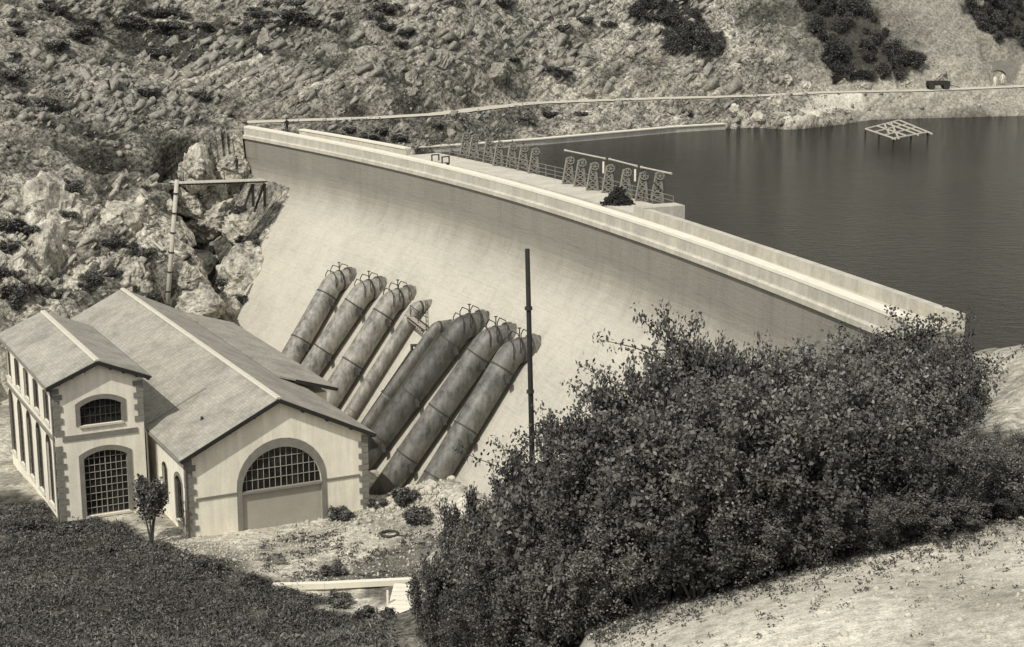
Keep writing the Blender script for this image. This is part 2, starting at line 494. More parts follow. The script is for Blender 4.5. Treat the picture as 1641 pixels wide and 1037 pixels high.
ROAD = [np.array(p) for p in [at_z(u, v, z) for u, v, z in
        [(392, 196, 18.55), (480, 193, 18.6), (600, 189, 18.7), (700, 183, 18.8), (790, 172, 18.8), (860, 165, 18.8), (960, 161, 18.8), (1050, 158, 18.8),
         (1200, 154, 18.8), (1330, 148, 18.8), (1480, 145, 18.8), (1620, 139, 18.8), (1760, 132, 18.8), (1950, 122, 18.8)]]]
SHORE = [np.array(p) for p in [at_z(u, v, ZW) for u, v in
         [(668, 247), (760, 240), (870, 231), (1000, 219), (1160, 206), (1215, 205), (1270, 208), (1330, 202), (1400, 192), (1500, 189), (1630, 186), (1780, 178), (2000, 168)]]]
for p in ROAD:
    ctrl.append(p)
    for k, (dy, dz) in enumerate([(5, 3.2), (15, 12), (40, 32), (90, 66)]):
        cw(p[0] + (dy * .08), p[1] + dy, p[2] + dz)
for p in SHORE:
    cw(p[0], p[1], ZW + .25); cw(p[0] - .0, p[1] - 8, ZW - 4); cw(p[0], p[1] - 30, ZW - 9)
# left hillside and cliff
for u, v, y in [(410, 170, 182), (300, 285, 163), (200, 280, 160), (100, 275, 157), (0, 270, 154), (300, 150, 182), (300, 20, 200), (100, 150, 175), (100, 40, 190),
                (0, 30, 186), (-200, 30, 180), (-200, 280, 148), (-200, 500, 128), (200, 60, 194), (420, 60, 199),
                (330, 505, 147), (250, 430, 151), (150, 450, 146), (50, 470, 141), (0, 510, 135), (200, 350, 157), (60, 350, 151), (300, 380, 156),
                (370, 330, 160.5), (395, 400, 156.5), (412, 300, 163), (380, 470, 153), (370, 540, 148),
                (-100, -300, 235), (300, -300, 250), (-400, 100, 185)]:
    cy(u, v, y)
# valley floor
for u, v in [(300, 862), (590, 820), (440, 900), (550, 870), (700, 850), (640, 940), (100, 845), (440, 940), (40, 800), (250, 850), (640, 1000), (670, 1037), (700, 960), (600, 975)]: cz(u, v, 0)
for a in (23, 25, 28, 31, 34, 37): cw(*dam_pt(a, 13, -1.2))
for a in (24, 28, 32, 36): cw(*dam_pt(a, 4, -1.5))
for a in (14, 20, 26, 32): cw(*dam_pt(a, -12, 7))
cw(*dam_pt(39.5, 9, 1.0)); cw(-38, 125, 0); cw(-45, 112, 0); cw(-50, 95, 1.5); cw(-32, 140, .5); cw(-27, 120, 0)
# near slope, left (grass)
for u, v, y in [(0, 850, 101), (150, 895, 94), (300, 955, 86), (450, 990, 83), (540, 1030, 81), (100, 1000, 79), (0, 1037, 70), (300, 1037, 74), (0, 1320, 42), (800, 1320, 31),
                (-300, 950, 85)]: cy(u, v, y)
cw(0, 0, 31.0); cw(20, -20, 35); cw(-20, -20, 35); cw(-30, 20, 26); cw(-12, 60, 9.5); cw(30, 5, 31)
# near spur, right
for u, v, y in [(830, 1020, 50), (770, 1000, 62), (1000, 1000, 40), (1300, 935, 38), (1640, 875, 38), (1640, 1037, 30), (1000, 1100, 32), (1620, 760, 50), (1600, 610, 72),
                (1641, 565, 82), (1900, 565, 82), (900, 830, 72), (1100, 740, 75), (1100, 640, 92), (770, 745, 110), (1250, 620, 84), (1400, 600, 80), (1480, 590, 82), (860, 760, 90), (740, 800, 103), (1900, 760, 50)]: cy(u, v, y)
ctrl = np.array(ctrl)
def tps_fit(P):
    X = P[:, :2] / 50.0
    n = len(X)
    r = np.hypot(X[:, None, 0] - X[None, :, 0], X[:, None, 1] - X[None, :, 1])
    K = np.where(r > 0, r * r * np.log(r + 1e-12), 0) + np.eye(n) * .004
    Q = np.c_[np.ones(n), X]
    A = np.zeros((n + 3, n + 3)); A[:n, :n] = K; A[:n, n:] = Q; A[n:, :n] = Q.T
    return X, np.linalg.solve(A, np.r_[P[:, 2], 0, 0, 0])
TX, TW = tps_fit(ctrl)
def tps(x, y):
    x = np.asarray(x, float) / 50; y = np.asarray(y, float) / 50
    out = TW[-3] + TW[-2] * x + TW[-1] * y
    for i in range(len(TX)):
        r2 = (x - TX[i, 0]) ** 2 + (y - TX[i, 1]) ** 2
        out = out + TW[i] * np.where(r2 > 1e-14, .5 * r2 * np.log(r2 + 1e-14), 0)
    return out
def seg_dist(x, y, line):
    best = np.full(x.shape, 1e9); zz = np.zeros(x.shape); par = np.zeros(x.shape)
    for k in range(len(line) - 1):
        a = line[k]; b = line[k + 1]
        d = b[:2] - a[:2]; L2 = d @ d
        t = np.clip(((x - a[0]) * d[0] + (y - a[1]) * d[1]) / L2, 0, 1)
        px = a[0] + t * d[0]; py = a[1] + t * d[1]
        di = np.hypot(x - px, y - py)
        w = di < best
        best = np.where(w, di, best); zz = np.where(w, a[2] + t * (b[2] - a[2]), zz); par = np.where(w, k + t, par)
    return best, zz, par
def in_poly(x, y, poly):
    ins = np.zeros(x.shape, bool)
    n = len(poly)
    for i in range(n):
        x1, y1 = poly[i][:2]; x2, y2 = poly[(i + 1) % n][:2]
        c = ((y1 > y) != (y2 > y)) & (x < (x2 - x1) * (y - y1) / (y2 - y1 + 1e-12) + x1)
        ins ^= c
    return ins
def smooth(a, b, x):
    t = np.clip((x - a) / (b - a), 0, 1); return t * t * (3 - 2 * t)

lake_poly = [p[:2] for p in SHORE] + [np.array([260, 190.]), np.array([260, 84.]), np.array([90, 84.]), np.array([60, 82.]), np.array(at_z(1641, 545, ZW)[:2])] + \
            [np.array(dam_pt(a, -up_off(a), 0)[:2]) for a in np.arange(A_R, 36, 1.5)]
# building axes
BX, BY, BA = -20.61, 99.47, 0.46995
BE = np.array([math.cos(BA), math.sin(BA)]); BN = np.array([-math.sin(BA), math.cos(BA)])
def bloc(x, y):
    return (x - BX) * BE[0] + (y - BY) * BE[1], (x - BX) * BN[0] + (y - BY) * BN[1]

def ground(x, y):
    x = np.asarray(x, float); y = np.asarray(y, float)
    z = tps(x, y)
    ang, d = dam_polar(x, y)
    rd, rz, rp = seg_dist(x, y, ROAD)
    inl = in_poly(x, y, lake_poly)
    be, bn = bloc(x, y)
    hill = smooth(2.0, 6.0, z) * smooth(118, 140, y)            # far hillsides and cliff
    cliff = smooth(-20, -26, x) * smooth(16.5, 12.5, z) * smooth(132, 142, y)
    right = smooth(30, 48, x) * smooth(200, 215, y)             # smoother grassy slopes at far right
    # strata noise, sheared so the ridges climb to the right
    sx = x * .86 + y * .5; sy = y * .86 - x * .5
    rid = fbm(sx * .13, sy * .42, 3, 6, True) - .55
    big = fbm(x * .07, y * .07, 11, 3) - .5
    med = fbm(x * .35, y * .35, 23, 4) - .5
    fine = fbm(x * 1.1, y * 1.1, 31, 3) - .5
    amp = hill * (1 - .75 * right)
    z = z + amp * (2.6 * rid + 2.4 * big + 1.2 * med + .5 * fine)
    z = z + cliff * (3.4 * (fbm(x * .22, y * .22, 41, 4, True) - .55) + 1.4 * med)
    near = 1 - smooth(96, 104, y)
    z = z + near * (.8 * med + .25 * fine) * smooth(1.0, 4, z) * (1 - .8 * smooth(44, 40, y))
    yard = smooth(3, 1, z) * smooth(80, 90, y) * smooth(132, 120, y)
    z = z + yard * (.35 * med + .12 * fine)
    # rubble bank by the penstock feet
    bank = np.exp(-(((x + 6.5) / 3.5) ** 2 + ((y - 106.5) / 2.0) ** 2))
    z = z + bank * (.9 + 1.2 * med)
    # pit behind the bank
    pit = smooth(9.5, 11, d) * smooth(19.5, 17, d) * smooth(22.9, 23.8, ang) * smooth(39, 37, ang)
    z = z * (1 - pit) + pit * (-2.6 + .4 * med)
    # cutting in front of the tunnel mouth
    tq = at_z(1602, 134, 18.8)
    w = smooth(3.0, 2.0, np.abs(x - tq[0])) * smooth(tq[1] + 1.5, tq[1] + .9, y) * smooth(tq[1] - 6, tq[1] - 4, y)
    z = np.where(w > 0, np.minimum(z, z * (1 - w) + 18.75 * w), z)
    for u_, v_, am, ra in ((1318, 186, 1.5, 2.6), (1405, 178, 1.3, 3.0), (1462, 172, 1.0, 2.4), (1560, 168, 1.1, 3.0), (1225, 190, 1.2, 2.2)):
        c_ = at_z(u_, v_, 17.2); z = z + am * np.exp(-((x - c_[0]) ** 2 + (y - c_[1]) ** 2) / (ra * ra)) * (.7 + 1.2 * (fine + .25))
    # road bench
    w = smooth(3.2, 1.5, rd)
    z = z * (1 - w) + (rz - .06) * w
    # keep clear of dam body and reservoir
    ind = (ang > A_R) & (ang < A_L) & (d < 12) & (d > -7)
    zf = np.where(d <= 0.75, 13.2, ZB - np.clip(d, 0, 99) / BAT) - .8
    wl = smooth(39.7, 40.7, ang)                                # cliff may lap over the dam's left end
    zlap = np.where(d > .5, zf + 1.6 + 2.2 * med, 13.6)
    z = np.where(ind & (d > .2), np.minimum(z, zf * (1 - wl) + zlap * wl), z)
    z = np.where((ang > A_R) & (ang < A_L) & (d <= .2) & (d > -up_off_v(ang)), np.minimum(z, 13.0), z)
    z = np.where(inl, np.minimum(z, ZW - .5), z)
    # floor under the power house
    inb = (be > -8) & (be < 14.2) & (bn > -1) & (bn < 41)
    z = np.where(inb & (y > 95), np.minimum(z, .05), z)
    # never above the camera's lower sight line close by
    lim = 36 - .43 * y - .9
    z = np.where((y < 62) & (y > -5), np.minimum(z, np.where(x < 2, lim, 99)), z)
    info = dict(hill=hill, cliff=cliff, right=right, near=near, yard=yard, rid=rid, big=big, med=med, fine=fine, road=rd, inl=inl, bank=bank, ang=ang, d=d)
    return z, info
def up_off_v(a):
    return np.interp(a, [10.9, 13.5, 17.7, 20.6, 23, 35, 41.5], [3.5, 3.35, 3.2, 3.35, 3.4, 3.5, 3.1])
def gz(x, y):
    return float(ground(np.array([x]), np.array([y]))[0][0])

def ground_hit(u, v, y0=60, y1=300):
    d = ray(u, v); ys = np.arange(y0, y1, .4)
    P = CAM[None] + d[None] * (ys / d[1])[:, None]
    z, _ = ground(P[:, 0], P[:, 1])
    k = np.argmax(z > P[:, 2])
    return P[k] if z[k] > P[k, 2] else None
gxs = np.concatenate([np.arange(-95, -60, 1.2), np.arange(-60, 62, .5), np.arange(62, 92, .7), np.arange(92, 240, 3.0)])
gys = np.concatenate([np.arange(-40, 24, 1.5), np.arange(24, 130, .55), np.arange(130, 236, .5), np.arange(236, 340, 2.0)])
GX, GY = np.meshgrid(gxs, gys)
GZ, I = ground(GX.ravel(), GY.ravel())
gx, gy = GX.ravel(), GY.ravel()
# ground-cover albedo
veg = fbm(gx * .11, gy * .11, 61, 5)
tone = np.full(gx.shape, .20)
rocky = np.full(gx.shape, .9)
t_hill = .06 + .16 * smooth(.42, .58, veg) + .20 * smooth(-.05, .2, I['rid']) + .06 * smooth(-5, 15, gx)
tone = tone * (1 - I['hill']) + t_hill * I['hill']
tone = tone * (1 - I['cliff']) + (.17 + .33 * smooth(.42, .55, veg)) * I['cliff']
rt = I['right']
tone = tone * (1 - rt) + (.17 + .10 * smooth(.4, .6, veg)) * rt
rocky = rocky * (1 - rt) + .38 * rt
bankz = (I['hill'] > .5) & (GZ < 18.7) & (gx > -12)
tone = np.where(bankz, .17 + .2 * smooth(.40, .55, veg), tone)
yd = smooth(4, 1.5, GZ) * smooth(70, 84, gy) * smooth(150, 130, gy)
gr = fbm(gx * .3, gy * .3, 77, 5)
t_yard = .50 - .33 * smooth(.47, .6, gr) * smooth(97.5, 94.5, gy - .2 * (gx + 14)) - .2 * smooth(.5, .62, gr)
t_yard = np.clip(t_yard, .15, .6)
tone = tone * (1 - yd) + t_yard * yd; rocky = rocky * (1 - yd) + .35 * yd
# grass slope on the left of the foreground
# edge of the grass runs from the wing's corner down to the footbridge
ge = gy - (92.2 - .92 * (gx + 14.9)) + 4.0 * (fbm(gx * .55, gy * .55, 5, 4) - .5)
gl = smooth(.6, -.6, ge) * smooth(-5.2, -6.6, gx) * (gy < 110)
tone = tone * (1 - gl) + (.05 + .09 * smooth(.48, .62, gr)) * gl; rocky = rocky * (1 - gl) + .3 * gl
# thicket floor, and an invented pale dirt bank standing in for a white fade
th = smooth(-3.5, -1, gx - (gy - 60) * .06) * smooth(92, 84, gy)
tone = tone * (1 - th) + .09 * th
rt2 = smooth(17, 21, gx - (gy - 60) * .1) * smooth(50, 58, gy) * smooth(100, 90, gy)
tone = tone * (1 - rt2) + (.36 + .5 * (gr - .5)) * rt2; rocky = rocky * (1 - rt2) + .3 * rt2
pedge = 41.2 + .10 * (gx - 5) + 9 * smooth(2.0, -3.0, gx) + 1.2 * (fbm(gx * .5, gy * .5, 9, 3) - .5)
pb = smooth(pedge + .8, pedge - .8, gy) * smooth(-5.5, -3.5, gx)
tone = tone * (1 - pb) + (.47 + .5 * (gr - .5)) * pb; rocky = rocky * (1 - pb) + .06 * pb
RAMP = [ground_hit(u, v, 150) for u, v in ((1372, 151), (1340, 155), (1322, 164), (1302, 178), (1284, 191), (1266, 203))]
rdist = seg_dist(gx, gy, RAMP)[0]
k_ = smooth(1.5, .9, rdist) * (GZ > ZW); tone = tone * (1 - k_) + .5 * k_; rocky = rocky * (1 - k_) + .15 * k_
MOUND = [ground_hit(u, v, 150)[:2] for u, v in ((1268, 202), (1300, 182), (1342, 156), (1478, 151), (1440, 170), (1400, 188))]
k_ = in_poly(gx, gy, MOUND) & (k_ < .5); tone = np.where(k_, .27, tone); rocky = np.where(k_, .4, rocky)
k_ = bankz & (gx > 62); tone = np.where(k_, np.maximum(tone, .30), tone)
k_ = smooth(5.5, 2.0, I['road']) * smooth(10, 40, gx); tone = tone * (1 - k_) + np.maximum(tone, .33) * k_
def hit_poly(uv): return [ground_hit(u, v, 140)[:2] for u, v in uv]
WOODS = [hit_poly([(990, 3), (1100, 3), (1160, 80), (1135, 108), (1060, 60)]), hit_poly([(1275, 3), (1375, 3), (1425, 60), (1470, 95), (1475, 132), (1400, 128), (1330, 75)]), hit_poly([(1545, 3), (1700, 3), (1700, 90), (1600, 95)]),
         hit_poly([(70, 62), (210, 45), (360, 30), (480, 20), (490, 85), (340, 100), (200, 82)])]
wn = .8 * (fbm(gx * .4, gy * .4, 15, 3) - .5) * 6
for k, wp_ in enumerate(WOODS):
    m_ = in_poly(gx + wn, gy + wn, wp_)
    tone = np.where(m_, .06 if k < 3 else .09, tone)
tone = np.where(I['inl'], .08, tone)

nx, ny = len(gxs), len(gys)
tm = bpy.data.meshes.new('hillside')
tm.vertices.add(nx * ny)
tm.vertices.foreach_set('co', np.c_[gx, gy, GZ].ravel())
idx = np.arange(nx * ny).reshape(ny, nx)
quads = np.stack([idx[:-1, :-1], idx[:-1, 1:], idx[1:, 1:], idx[1:, :-1]], -1).reshape(-1, 4)
tm.loops.add(quads.size); tm.loops.foreach_set('vertex_index', quads.ravel())
tm.polygons.add(len(quads)); tm.polygons.foreach_set('loop_start', np.arange(0, quads.size, 4)); tm.polygons.foreach_set('loop_total', np.full(len(quads), 4))
tm.update(); tm.validate()
for nm, arr in (('tone', tone), ('rocky', rocky)):
    a = tm.attributes.new(nm, 'FLOAT', 'POINT'); a.data.foreach_set('value', np.ascontiguousarray(arr, dtype=np.float32))
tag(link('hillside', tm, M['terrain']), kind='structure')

# water --------------------------------------------------------------
wb = MB()
wp = [tuple(dam_pt(a, 0, 0)[:2]) for a in np.arange(A_R, 44, 1.5)]
wv = [(x, y, ZW) for x, y in wp] + [(-10, 205, ZW), (60, 250, ZW), (260, 260, ZW), (260, 80, ZW), (60, 80, ZW), (24, 84, ZW)]
wb.add(wv, [tuple(range(len(wv) - 1, -1, -1))])
tag(wb.build('water', M['water']), kind='structure')

# road along the hillside ------------------------------------------------
def ribbon(line, w, lift, step=1.2, jitter=.25, seed=1):
    rnd = random.Random(seed); pts = []
    for k in range(len(line) - 1):
        a, b = line[k], line[k + 1]; L = np.linalg.norm(b - a); n = max(1, int(L / step))
        for i in range(n): pts.append(a + (b - a) * i / n)
    pts.append(line[-1])
    mb = MB(); vs = []; fs = []
    for i, p in enumerate(pts):
        t = pts[min(i + 1, len(pts) - 1)] - pts[max(i - 1, 0)]; t = t[:2] / np.linalg.norm(t[:2]); nn = np.array([-t[1], t[0]])
        a = p[:2] + nn * (w / 2 + rnd.uniform(-jitter, jitter)); b = p[:2] - nn * (w / 2 + rnd.uniform(-jitter, jitter))
        for q in (a, p[:2], b): vs.append((q[0], q[1], p[2] + lift))
    for i in range(len(pts) - 1):
        for k in range(2): fs.append((i * 3 + k, i * 3 + k + 1, (i + 1) * 3 + k + 1, (i + 1) * 3 + k))
    mb.add(vs, fs)
    return mb
tag(ribbon(ROAD, 2.9, .03).build('road', M['path']), kind='structure')

# quay wall at the water's edge
qw = thing('quay_wall', 'long low pale masonry wall along the far water edge', 'wall', at_z(870, 229, ZW))
ql = [at_z(u, v, ZW) for u, v in [(664, 246), (760, 240), (870, 231.5), (1000, 219.5), (1080, 212), (1160, 207)]]
qm = MB(); qc = MB()
for a, b in zip(ql[:-1], ql[1:]):
    for (mb, z0, z1, w) in ((qm, -1.2, .62, .7), (qc, .62, .74, .95)):
        t = (b - a)[:2]; t = t / np.linalg.norm(t); n = np.array([-t[1], t[0]]) * w / 2
        vs = []
        for z in (ZW + z0, ZW + z1):
            vs += [(a[0] - n[0], a[1] - n[1], z), (b[0] - n[0], b[1] - n[1], z), (b[0] + n[0], b[1] + n[1], z), (a[0] + n[0], a[1] + n[1], z)]
        mb.add([Vector(v) - qw.location for v in vs], [(3, 2, 1, 0), (4, 5, 6, 7), (0, 1, 5, 4), (1, 2, 6, 5), (2, 3, 7, 6), (3, 0, 4, 7)])
qm.build('wall_body', M['concrete'], qw); qc.build('wall_coping', M['coping'], qw)

# ------------------------------------------------------------------ the dam
dam = thing('dam', 'great curved masonry gravity dam with sloping pale downstream face', 'dam', (0, 0, 0))
ANG = list(np.linspace(A_R, A_L, 70))
zs = [17.5, 16, 15, 14.4, 13.8, 13.2, 12.6, 12, 10, 8, 6, 4, 2, 0, -2, -4.5]
def body_sec(a):
    u = up_off(a)
    return [(face_d(z), z) for z in zs] + [(-9, -4.5), (-u - 1.0, 6), (-u, 17.0), (-u, 17.9)] + [(-.2, 17.9), (-.2, 17.5)]
def corn_sec(a): return [(.22, 17.52), (.22, 17.82), (.1, 17.92), (-.3, 17.92), (-.3, 17.52)]
def par_sec(a): return [(.02, 17.9), (.02, 18.62), (-.5, 18.62), (-.5, 17.9)]
def cop_sec(a): return [(.05, 18.62), (.04, 18.8), (-.68, 18.82), (-.7, 18.62)]
def road_sec(a): u = up_off(a); return [(-.45, 17.85), (-.45, 18.12), (-u + .4, 18.08), (-u + .4, 17.85)]
def upar_sec(a): u = up_off(a); return [(-u + .5, 17.85), (-u + .5, 18.78), (-u - .02, 18.78), (-u - .02, 17.85)]
sweep(ANG, body_sec).build('dam_face', M['dam'], dam)
sweep(ANG, corn_sec).build('cornice', M['concrete'], dam)
sweep(ANG, par_sec).build('downstream_parapet', M['concrete'], dam)
sweep(ANG, cop_sec).build('parapet_coping', M['coping'], dam)
sweep(ANG, road_sec).build('crest_roadway', M['roadway'], dam)
A_P0, A_P1 = 22.5, 34.9
sweep(list(np.linspace(A_R, A_P0 - .35, 26)), upar_sec).build('upstream_parapet', M['concrete'], dam)
sweep(list(np.linspace(A_P1, 41.3, 14)), upar_sec).build('upstream_parapet', M['concrete'], dam)
def upcop_sec(a): u = up_off(a); return [(-u + .58, 18.78), (-u + .58, 18.92), (-u - .1, 18.92), (-u - .1, 18.78)]
sweep(list(np.linspace(A_P1, 41.3, 14)), upcop_sec).build('parapet_coping', M['coping'], dam)
# sluice platform
def plat_sec(a): u = up_off(a); return [(-u + .3, 17.8), (-u + .3, 18.22), (-6.5, 18.22), (-6.5, 12), (-u + .3, 12)]
sweep(list(np.linspace(A_P0, A_P1, 28)), plat_sec).build('sluice_platform', M['roadway'], dam)
def pier_sec(a): return [(-2.9, 13), (-2.9, 18.85), (-6.2, 18.85), (-6.2, 13)]
sweep([A_P0 - .32, A_P0 + .12], pier_sec).build('end_pier', M['concrete'], dam)

# light railway rails on the crest
trk = thing('light_railway_track', 'pair of thin dark rails laid along the dam crest roadway', 'track', dam_pt(25, -1.5, 18.1))
for dd in (-1.15, -1.7):
    rm = MB(); pts = [Vector(dam_pt(a, dd, 18.16)) - trk.location for a in np.linspace(12, 40.5, 60)]
    for a, b in zip(pts[:-1], pts[1:]): rm.bar(a, b, .07, .12)
    rm.build('rail', M['iron'], trk)

# ------------------------------------------------------------------ penstocks
def up_face(ang, z, h):          # point above the face: h metres horizontally outwards
    return Vector(dam_pt(ang, max(0, ZB - z) * BAT + h, z))
ANGS = [(35.0, '2', 'leftmost'), (33.3, '2', ''), (31.65, '2', '')]
def penstock(name, ang, ang2, R, ztop, h, label, group, mat='pipe', zend=-3.2, fl=(.06, .42, .72), n=28, hoops=True):
    root_p = up_face(ang2, 0, h)
    t = thing(name, label, 'pipe', root_p, 0, group)
    L = root_p
    loc = lambda p: Vector(p) - L
    top = up_face(ang, ztop, h); bot = up_face(ang2, zend, h)
    emerge = Vector(dam_pt(ang, (ZB - ztop) * BAT - 1.0, ztop + .1))
    d1 = (top - emerge).normalized(); d2 = (bot - top).normalized()
    rr = R * .62
    a0 = top - d1 * rr; a1 = top + d2 * rr
    pts = [emerge, emerge.lerp(a0, .5)]
    for k in range(7):
        s = k / 6; pts.append(a0 * (1 - s) ** 2 + top * 2 * s * (1 - s) + a1 * s * s)
    pts += [a1.lerp(bot, s) for s in (.2, .4, .6, .8, 1)]
    mb = MB(); mb.tube([loc(p) for p in pts], R, n)
    o = mb.build('pipe_shell', M[mat], t, smooth=True)
    for s in fl:
        p = a1.lerp(bot, s)
        mb = MB(); mb.tube([loc(p - d2 * .06), loc(p + d2 * .06)], R * 1.045, n)
        mb.build('flange', M['iron_pale'] if R < .8 else M['pipe_joint'], t)
    mb = MB(); mb.tube([loc(a0 - d1 * .1), loc(a0 + d1 * .05)], R * 1.055, n); mb.build('flange', M['iron'], t)
    if hoops:
        side = d1.cross(Vector((0, 0, 1))).normalized()
        mb = MB()                     # collar where the pipe leaves the masonry
        mb.tube([loc(emerge + d1 * .55), loc(emerge + d1 * 1.0)], R * 1.18, n); mb.build('wall_collar', M['pipe'], t)
        for q in (a0 - d1 * .55, a0 + d1 * .35, top + d2 * .5):
            mb = MB()
            hp = [loc(q + side * (R * 1.0 * x) + Vector((0, 0, R * y))) for x, y in ((-1.05, .1), (-1.0, 1.05), (-.55, 1.5), (.55, 1.5), (1.0, 1.05), (1.05, .1))]
            mb.tube(hp, .042, 5); mb.build('guard_hoop', M['iron'], t)
        mb = MB()                     # concrete saddle under the elbow
        q = top + Vector((0, 0, -R * 1.1)); sd = top - d1 * .2
        # stand pipe / valve stem
        mb.tube([loc(a0 + Vector((0, 0, R))), loc(a0 + Vector((0, 0, R + .75)))], .05, 6)
        mb.tube([loc(a0 + Vector((-.13, 0, R + .75))), loc(a0 + Vector((.13, 0, R + .75)))], .05, 6)
        mb.build('valve_stem', M['iron'], t)
        for s in (.08, .44, .75):
            p = a1.lerp(bot, s)
            for w in (-1, 1):
                mb = MB(); mb.bar(loc(p + side * (w * R * 1.02)), loc(p + side * (w * R * 1.45) - Vector((0, 0, .55))), .28, .3)
                mb.build('anchor_strap', M['iron'], t)
    return t
lab = ['leftmost large riveted penstock rising behind the power house roof', 'second large penstock from the left behind the power house roof',
       'third large penstock from the left next to the slim pipe', 'fourth large penstock from the left beside the power house corner',
       'fifth large penstock from the left descending to the rubble', 'rightmost large penstock beside the tall black pole']
for i, (a, a2, zt) in enumerate([(34.29, 34.05, 7.62), (32.41, 32.9, 7.77), (30.63, 30.75, 7.94), (26.41, 27.2, 8.3), (24.85, 25.2, 8.3), (23.5, 23.15, 8.3)]):
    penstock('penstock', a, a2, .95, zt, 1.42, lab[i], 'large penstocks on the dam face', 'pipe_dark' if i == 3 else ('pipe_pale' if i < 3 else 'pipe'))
penstock('slim_penstock', 29.41, 29.47, .52, 8.0, .95, 'slim pipe on the left of the bare masonry strip', 'slim pipes between the large penstocks', 'pipe_pale', fl=(.05, .45, .7), n=16, hoops=False)
penstock('slim_penstock', 27.85, 28.4, .44, 7.4, 1.0, 'slim pipe close against the fourth large penstock', 'slim pipes between the large penstocks', 'pipe', fl=(.04, .5, .75), n=16, hoops=False)
dp = thing('drain_pipe', 'very thin dark drain pipe bent over at its top on the masonry strip', 'pipe', up_face(28.8, 0, .2))
mb = MB(); mb.tube([Vector(p) - dp.location for p in (dam_pt(28.55, face_d(5.0) - .3, 5.5), dam_pt(28.6, face_d(5.0) + .35, 5.55), up_face(28.65, 5.1, .3), up_face(28.9, -2, .3))], .15, 8)
mb.build('pipe_shell', M['iron'], dp, True)
mb = MB(); mb.tube([Vector(p) - dp.location for p in (up_face(28.77, 1.9, .3), up_face(28.775, 1.75, .3))], .22, 8); mb.build('flange', M['iron'], dp)

# catwalk between the slim pipes
cwk = thing('catwalk', 'small iron catwalk with posts between the two slim pipes', 'catwalk', up_face(28.6, 7.1, 1.0))
C0 = up_face(29.3, 7.35, 1.2); C1 = up_face(28.1, 7.1, 1.3); o = cwk.location
mb = MB()
for k in range(9):
    p = C0.lerp(C1, (k + .5) / 9)
    mb.box(p - o, (.28, .9, .06), Matrix.Rotation(math.radians(-61), 3, 'Z'))
tag(mb.build('deck_boards', M['timber'], cwk), kind='stuff')
for p in (C0, C0.lerp(C1, .5), C1):
    mb = MB(); mb.bar(p - o, p - o + Vector((0, 0, 1.0)), .06); mb.build('post', M['iron'], cwk)
for s in (-.45, .45):
    n = Vector((.5 * s, .86 * s, 0)); mb = MB(); mb.bar(C0 + n - o, C1 + n - o, .12, .2); mb.build('beam', M['iron'], cwk)
mb = MB(); mb.bar(C0 - o + Vector((0, 0, 1.0)), C1 - o + Vector((0, 0, 1.0)), .05); mb.build('handrail', M['iron'], cwk)
for dx in (0, .35):
    mb = MB(); p = C1 + Vector((dx * .5, -dx, 0)); mb.bar(p - o, p - o + Vector((0, 0, 2.3)), .06); mb.build('tall_post', M['iron'], cwk)
mb = MB()
for k in range(6): p = C1 - o + Vector((0, 0, .4 + k * .33)); mb.bar(p, p + Vector((.175, -.35, 0)), .04)
mb.build('ladder_rung', M['iron'], cwk)

# ------------------------------------------------------------------ power house
def BP(e, n, z): return Vector((BX + e * BE[0] + n * BN[0], BY + e * BE[1] + n * BN[1], z))
ph = thing('power_house', 'white rendered power house with big arched gable and grey pitched roofs', 'building', BP(0, 0, 0), BA)
# local frame: x = e, y = n, z
W_, HE, HR, LL, OV = 12.28, 5.35, 8.35, 39.9, .45
WX1, WD, WW, WHE, WHR, WLn = -.84, 6.74, 5.82, 9.3, 10.5, 16.6
WX0 = WX1 - WW
def arch_pts(cx, z0, zs_, r, rise=None, n=16):
    """opening outline: straight jambs from z0 to spring zs_, then an arc of given rise"""
    rise = r if rise is None else rise
    Rr = (r * r + rise * rise) / (2 * rise); cz_ = zs_ + rise - Rr
    a0 = math.asin(min(1, r / Rr))
    if rise > r - 1e-6 and abs(rise - r) < 1e-6: a0 = PI / 2
    arc = [(cx + Rr * math.sin(a0 - 2 * a0 * k / n), cz_ + Rr * math.cos(a0 - 2 * a0 * k / n)) for k in range(n + 1)]
    return [(cx - r, z0), (cx + r, z0)] + arc
def panel(outline, holes, th, fn):
    """2D outline with holes extruded by th; fn(x, z, depth) -> 3D; depth 0 is the outer face"""
    mb = MB()
    loops = [outline] + holes
    flat = [p for l in loops for p in l]
    tris = tessellate_polygon([[Vector((p[0], p[1], 0)) for p in l] for l in loops])
    nv = len(flat)
    vs = [fn(p[0], p[1], 0) for p in flat] + [fn(p[0], p[1], th) for p in flat]
    fs = []
    for a, b, c in tris:
        A, B_, C_ = flat[a], flat[b], flat[c]
        cr = (B_[0] - A[0]) * (C_[1] - A[1]) - (B_[1] - A[1]) * (C_[0] - A[0])
        if cr < 0: b, c = c, b
        fs.append((a, b, c)); fs.append((a + nv, c + nv, b + nv))
    o = 0
    for l in loops:
        n = len(l)
        for k in range(n):
            k2 = (k + 1) % n
            fs.append((o + k, o + k + nv, o + k2 + nv, o + k2))
        o += n
    mb.add(vs, fs)
    return mb
front = lambda x, z, d: (x, d, z)                          # main gable, n = 0
wfront = lambda x, z, d: (x, WD + d, z)                    # wing gable
mleft = lambda x, z, d: (d, x, z)                          # main left wall, e = 0 (x is n)
wleft = lambda x, z, d: (WX0 + d, x, z)                    # wing left wall
def off_outline(pts, o, cx, zc):
    return [(cx + (x - cx) * (1 + o / max(.3, math.hypot(x - cx, z - zc))), zc + (z - zc) * (1 + o / max(.3, math.hypot(x - cx, z - zc)))) for x, z in pts]

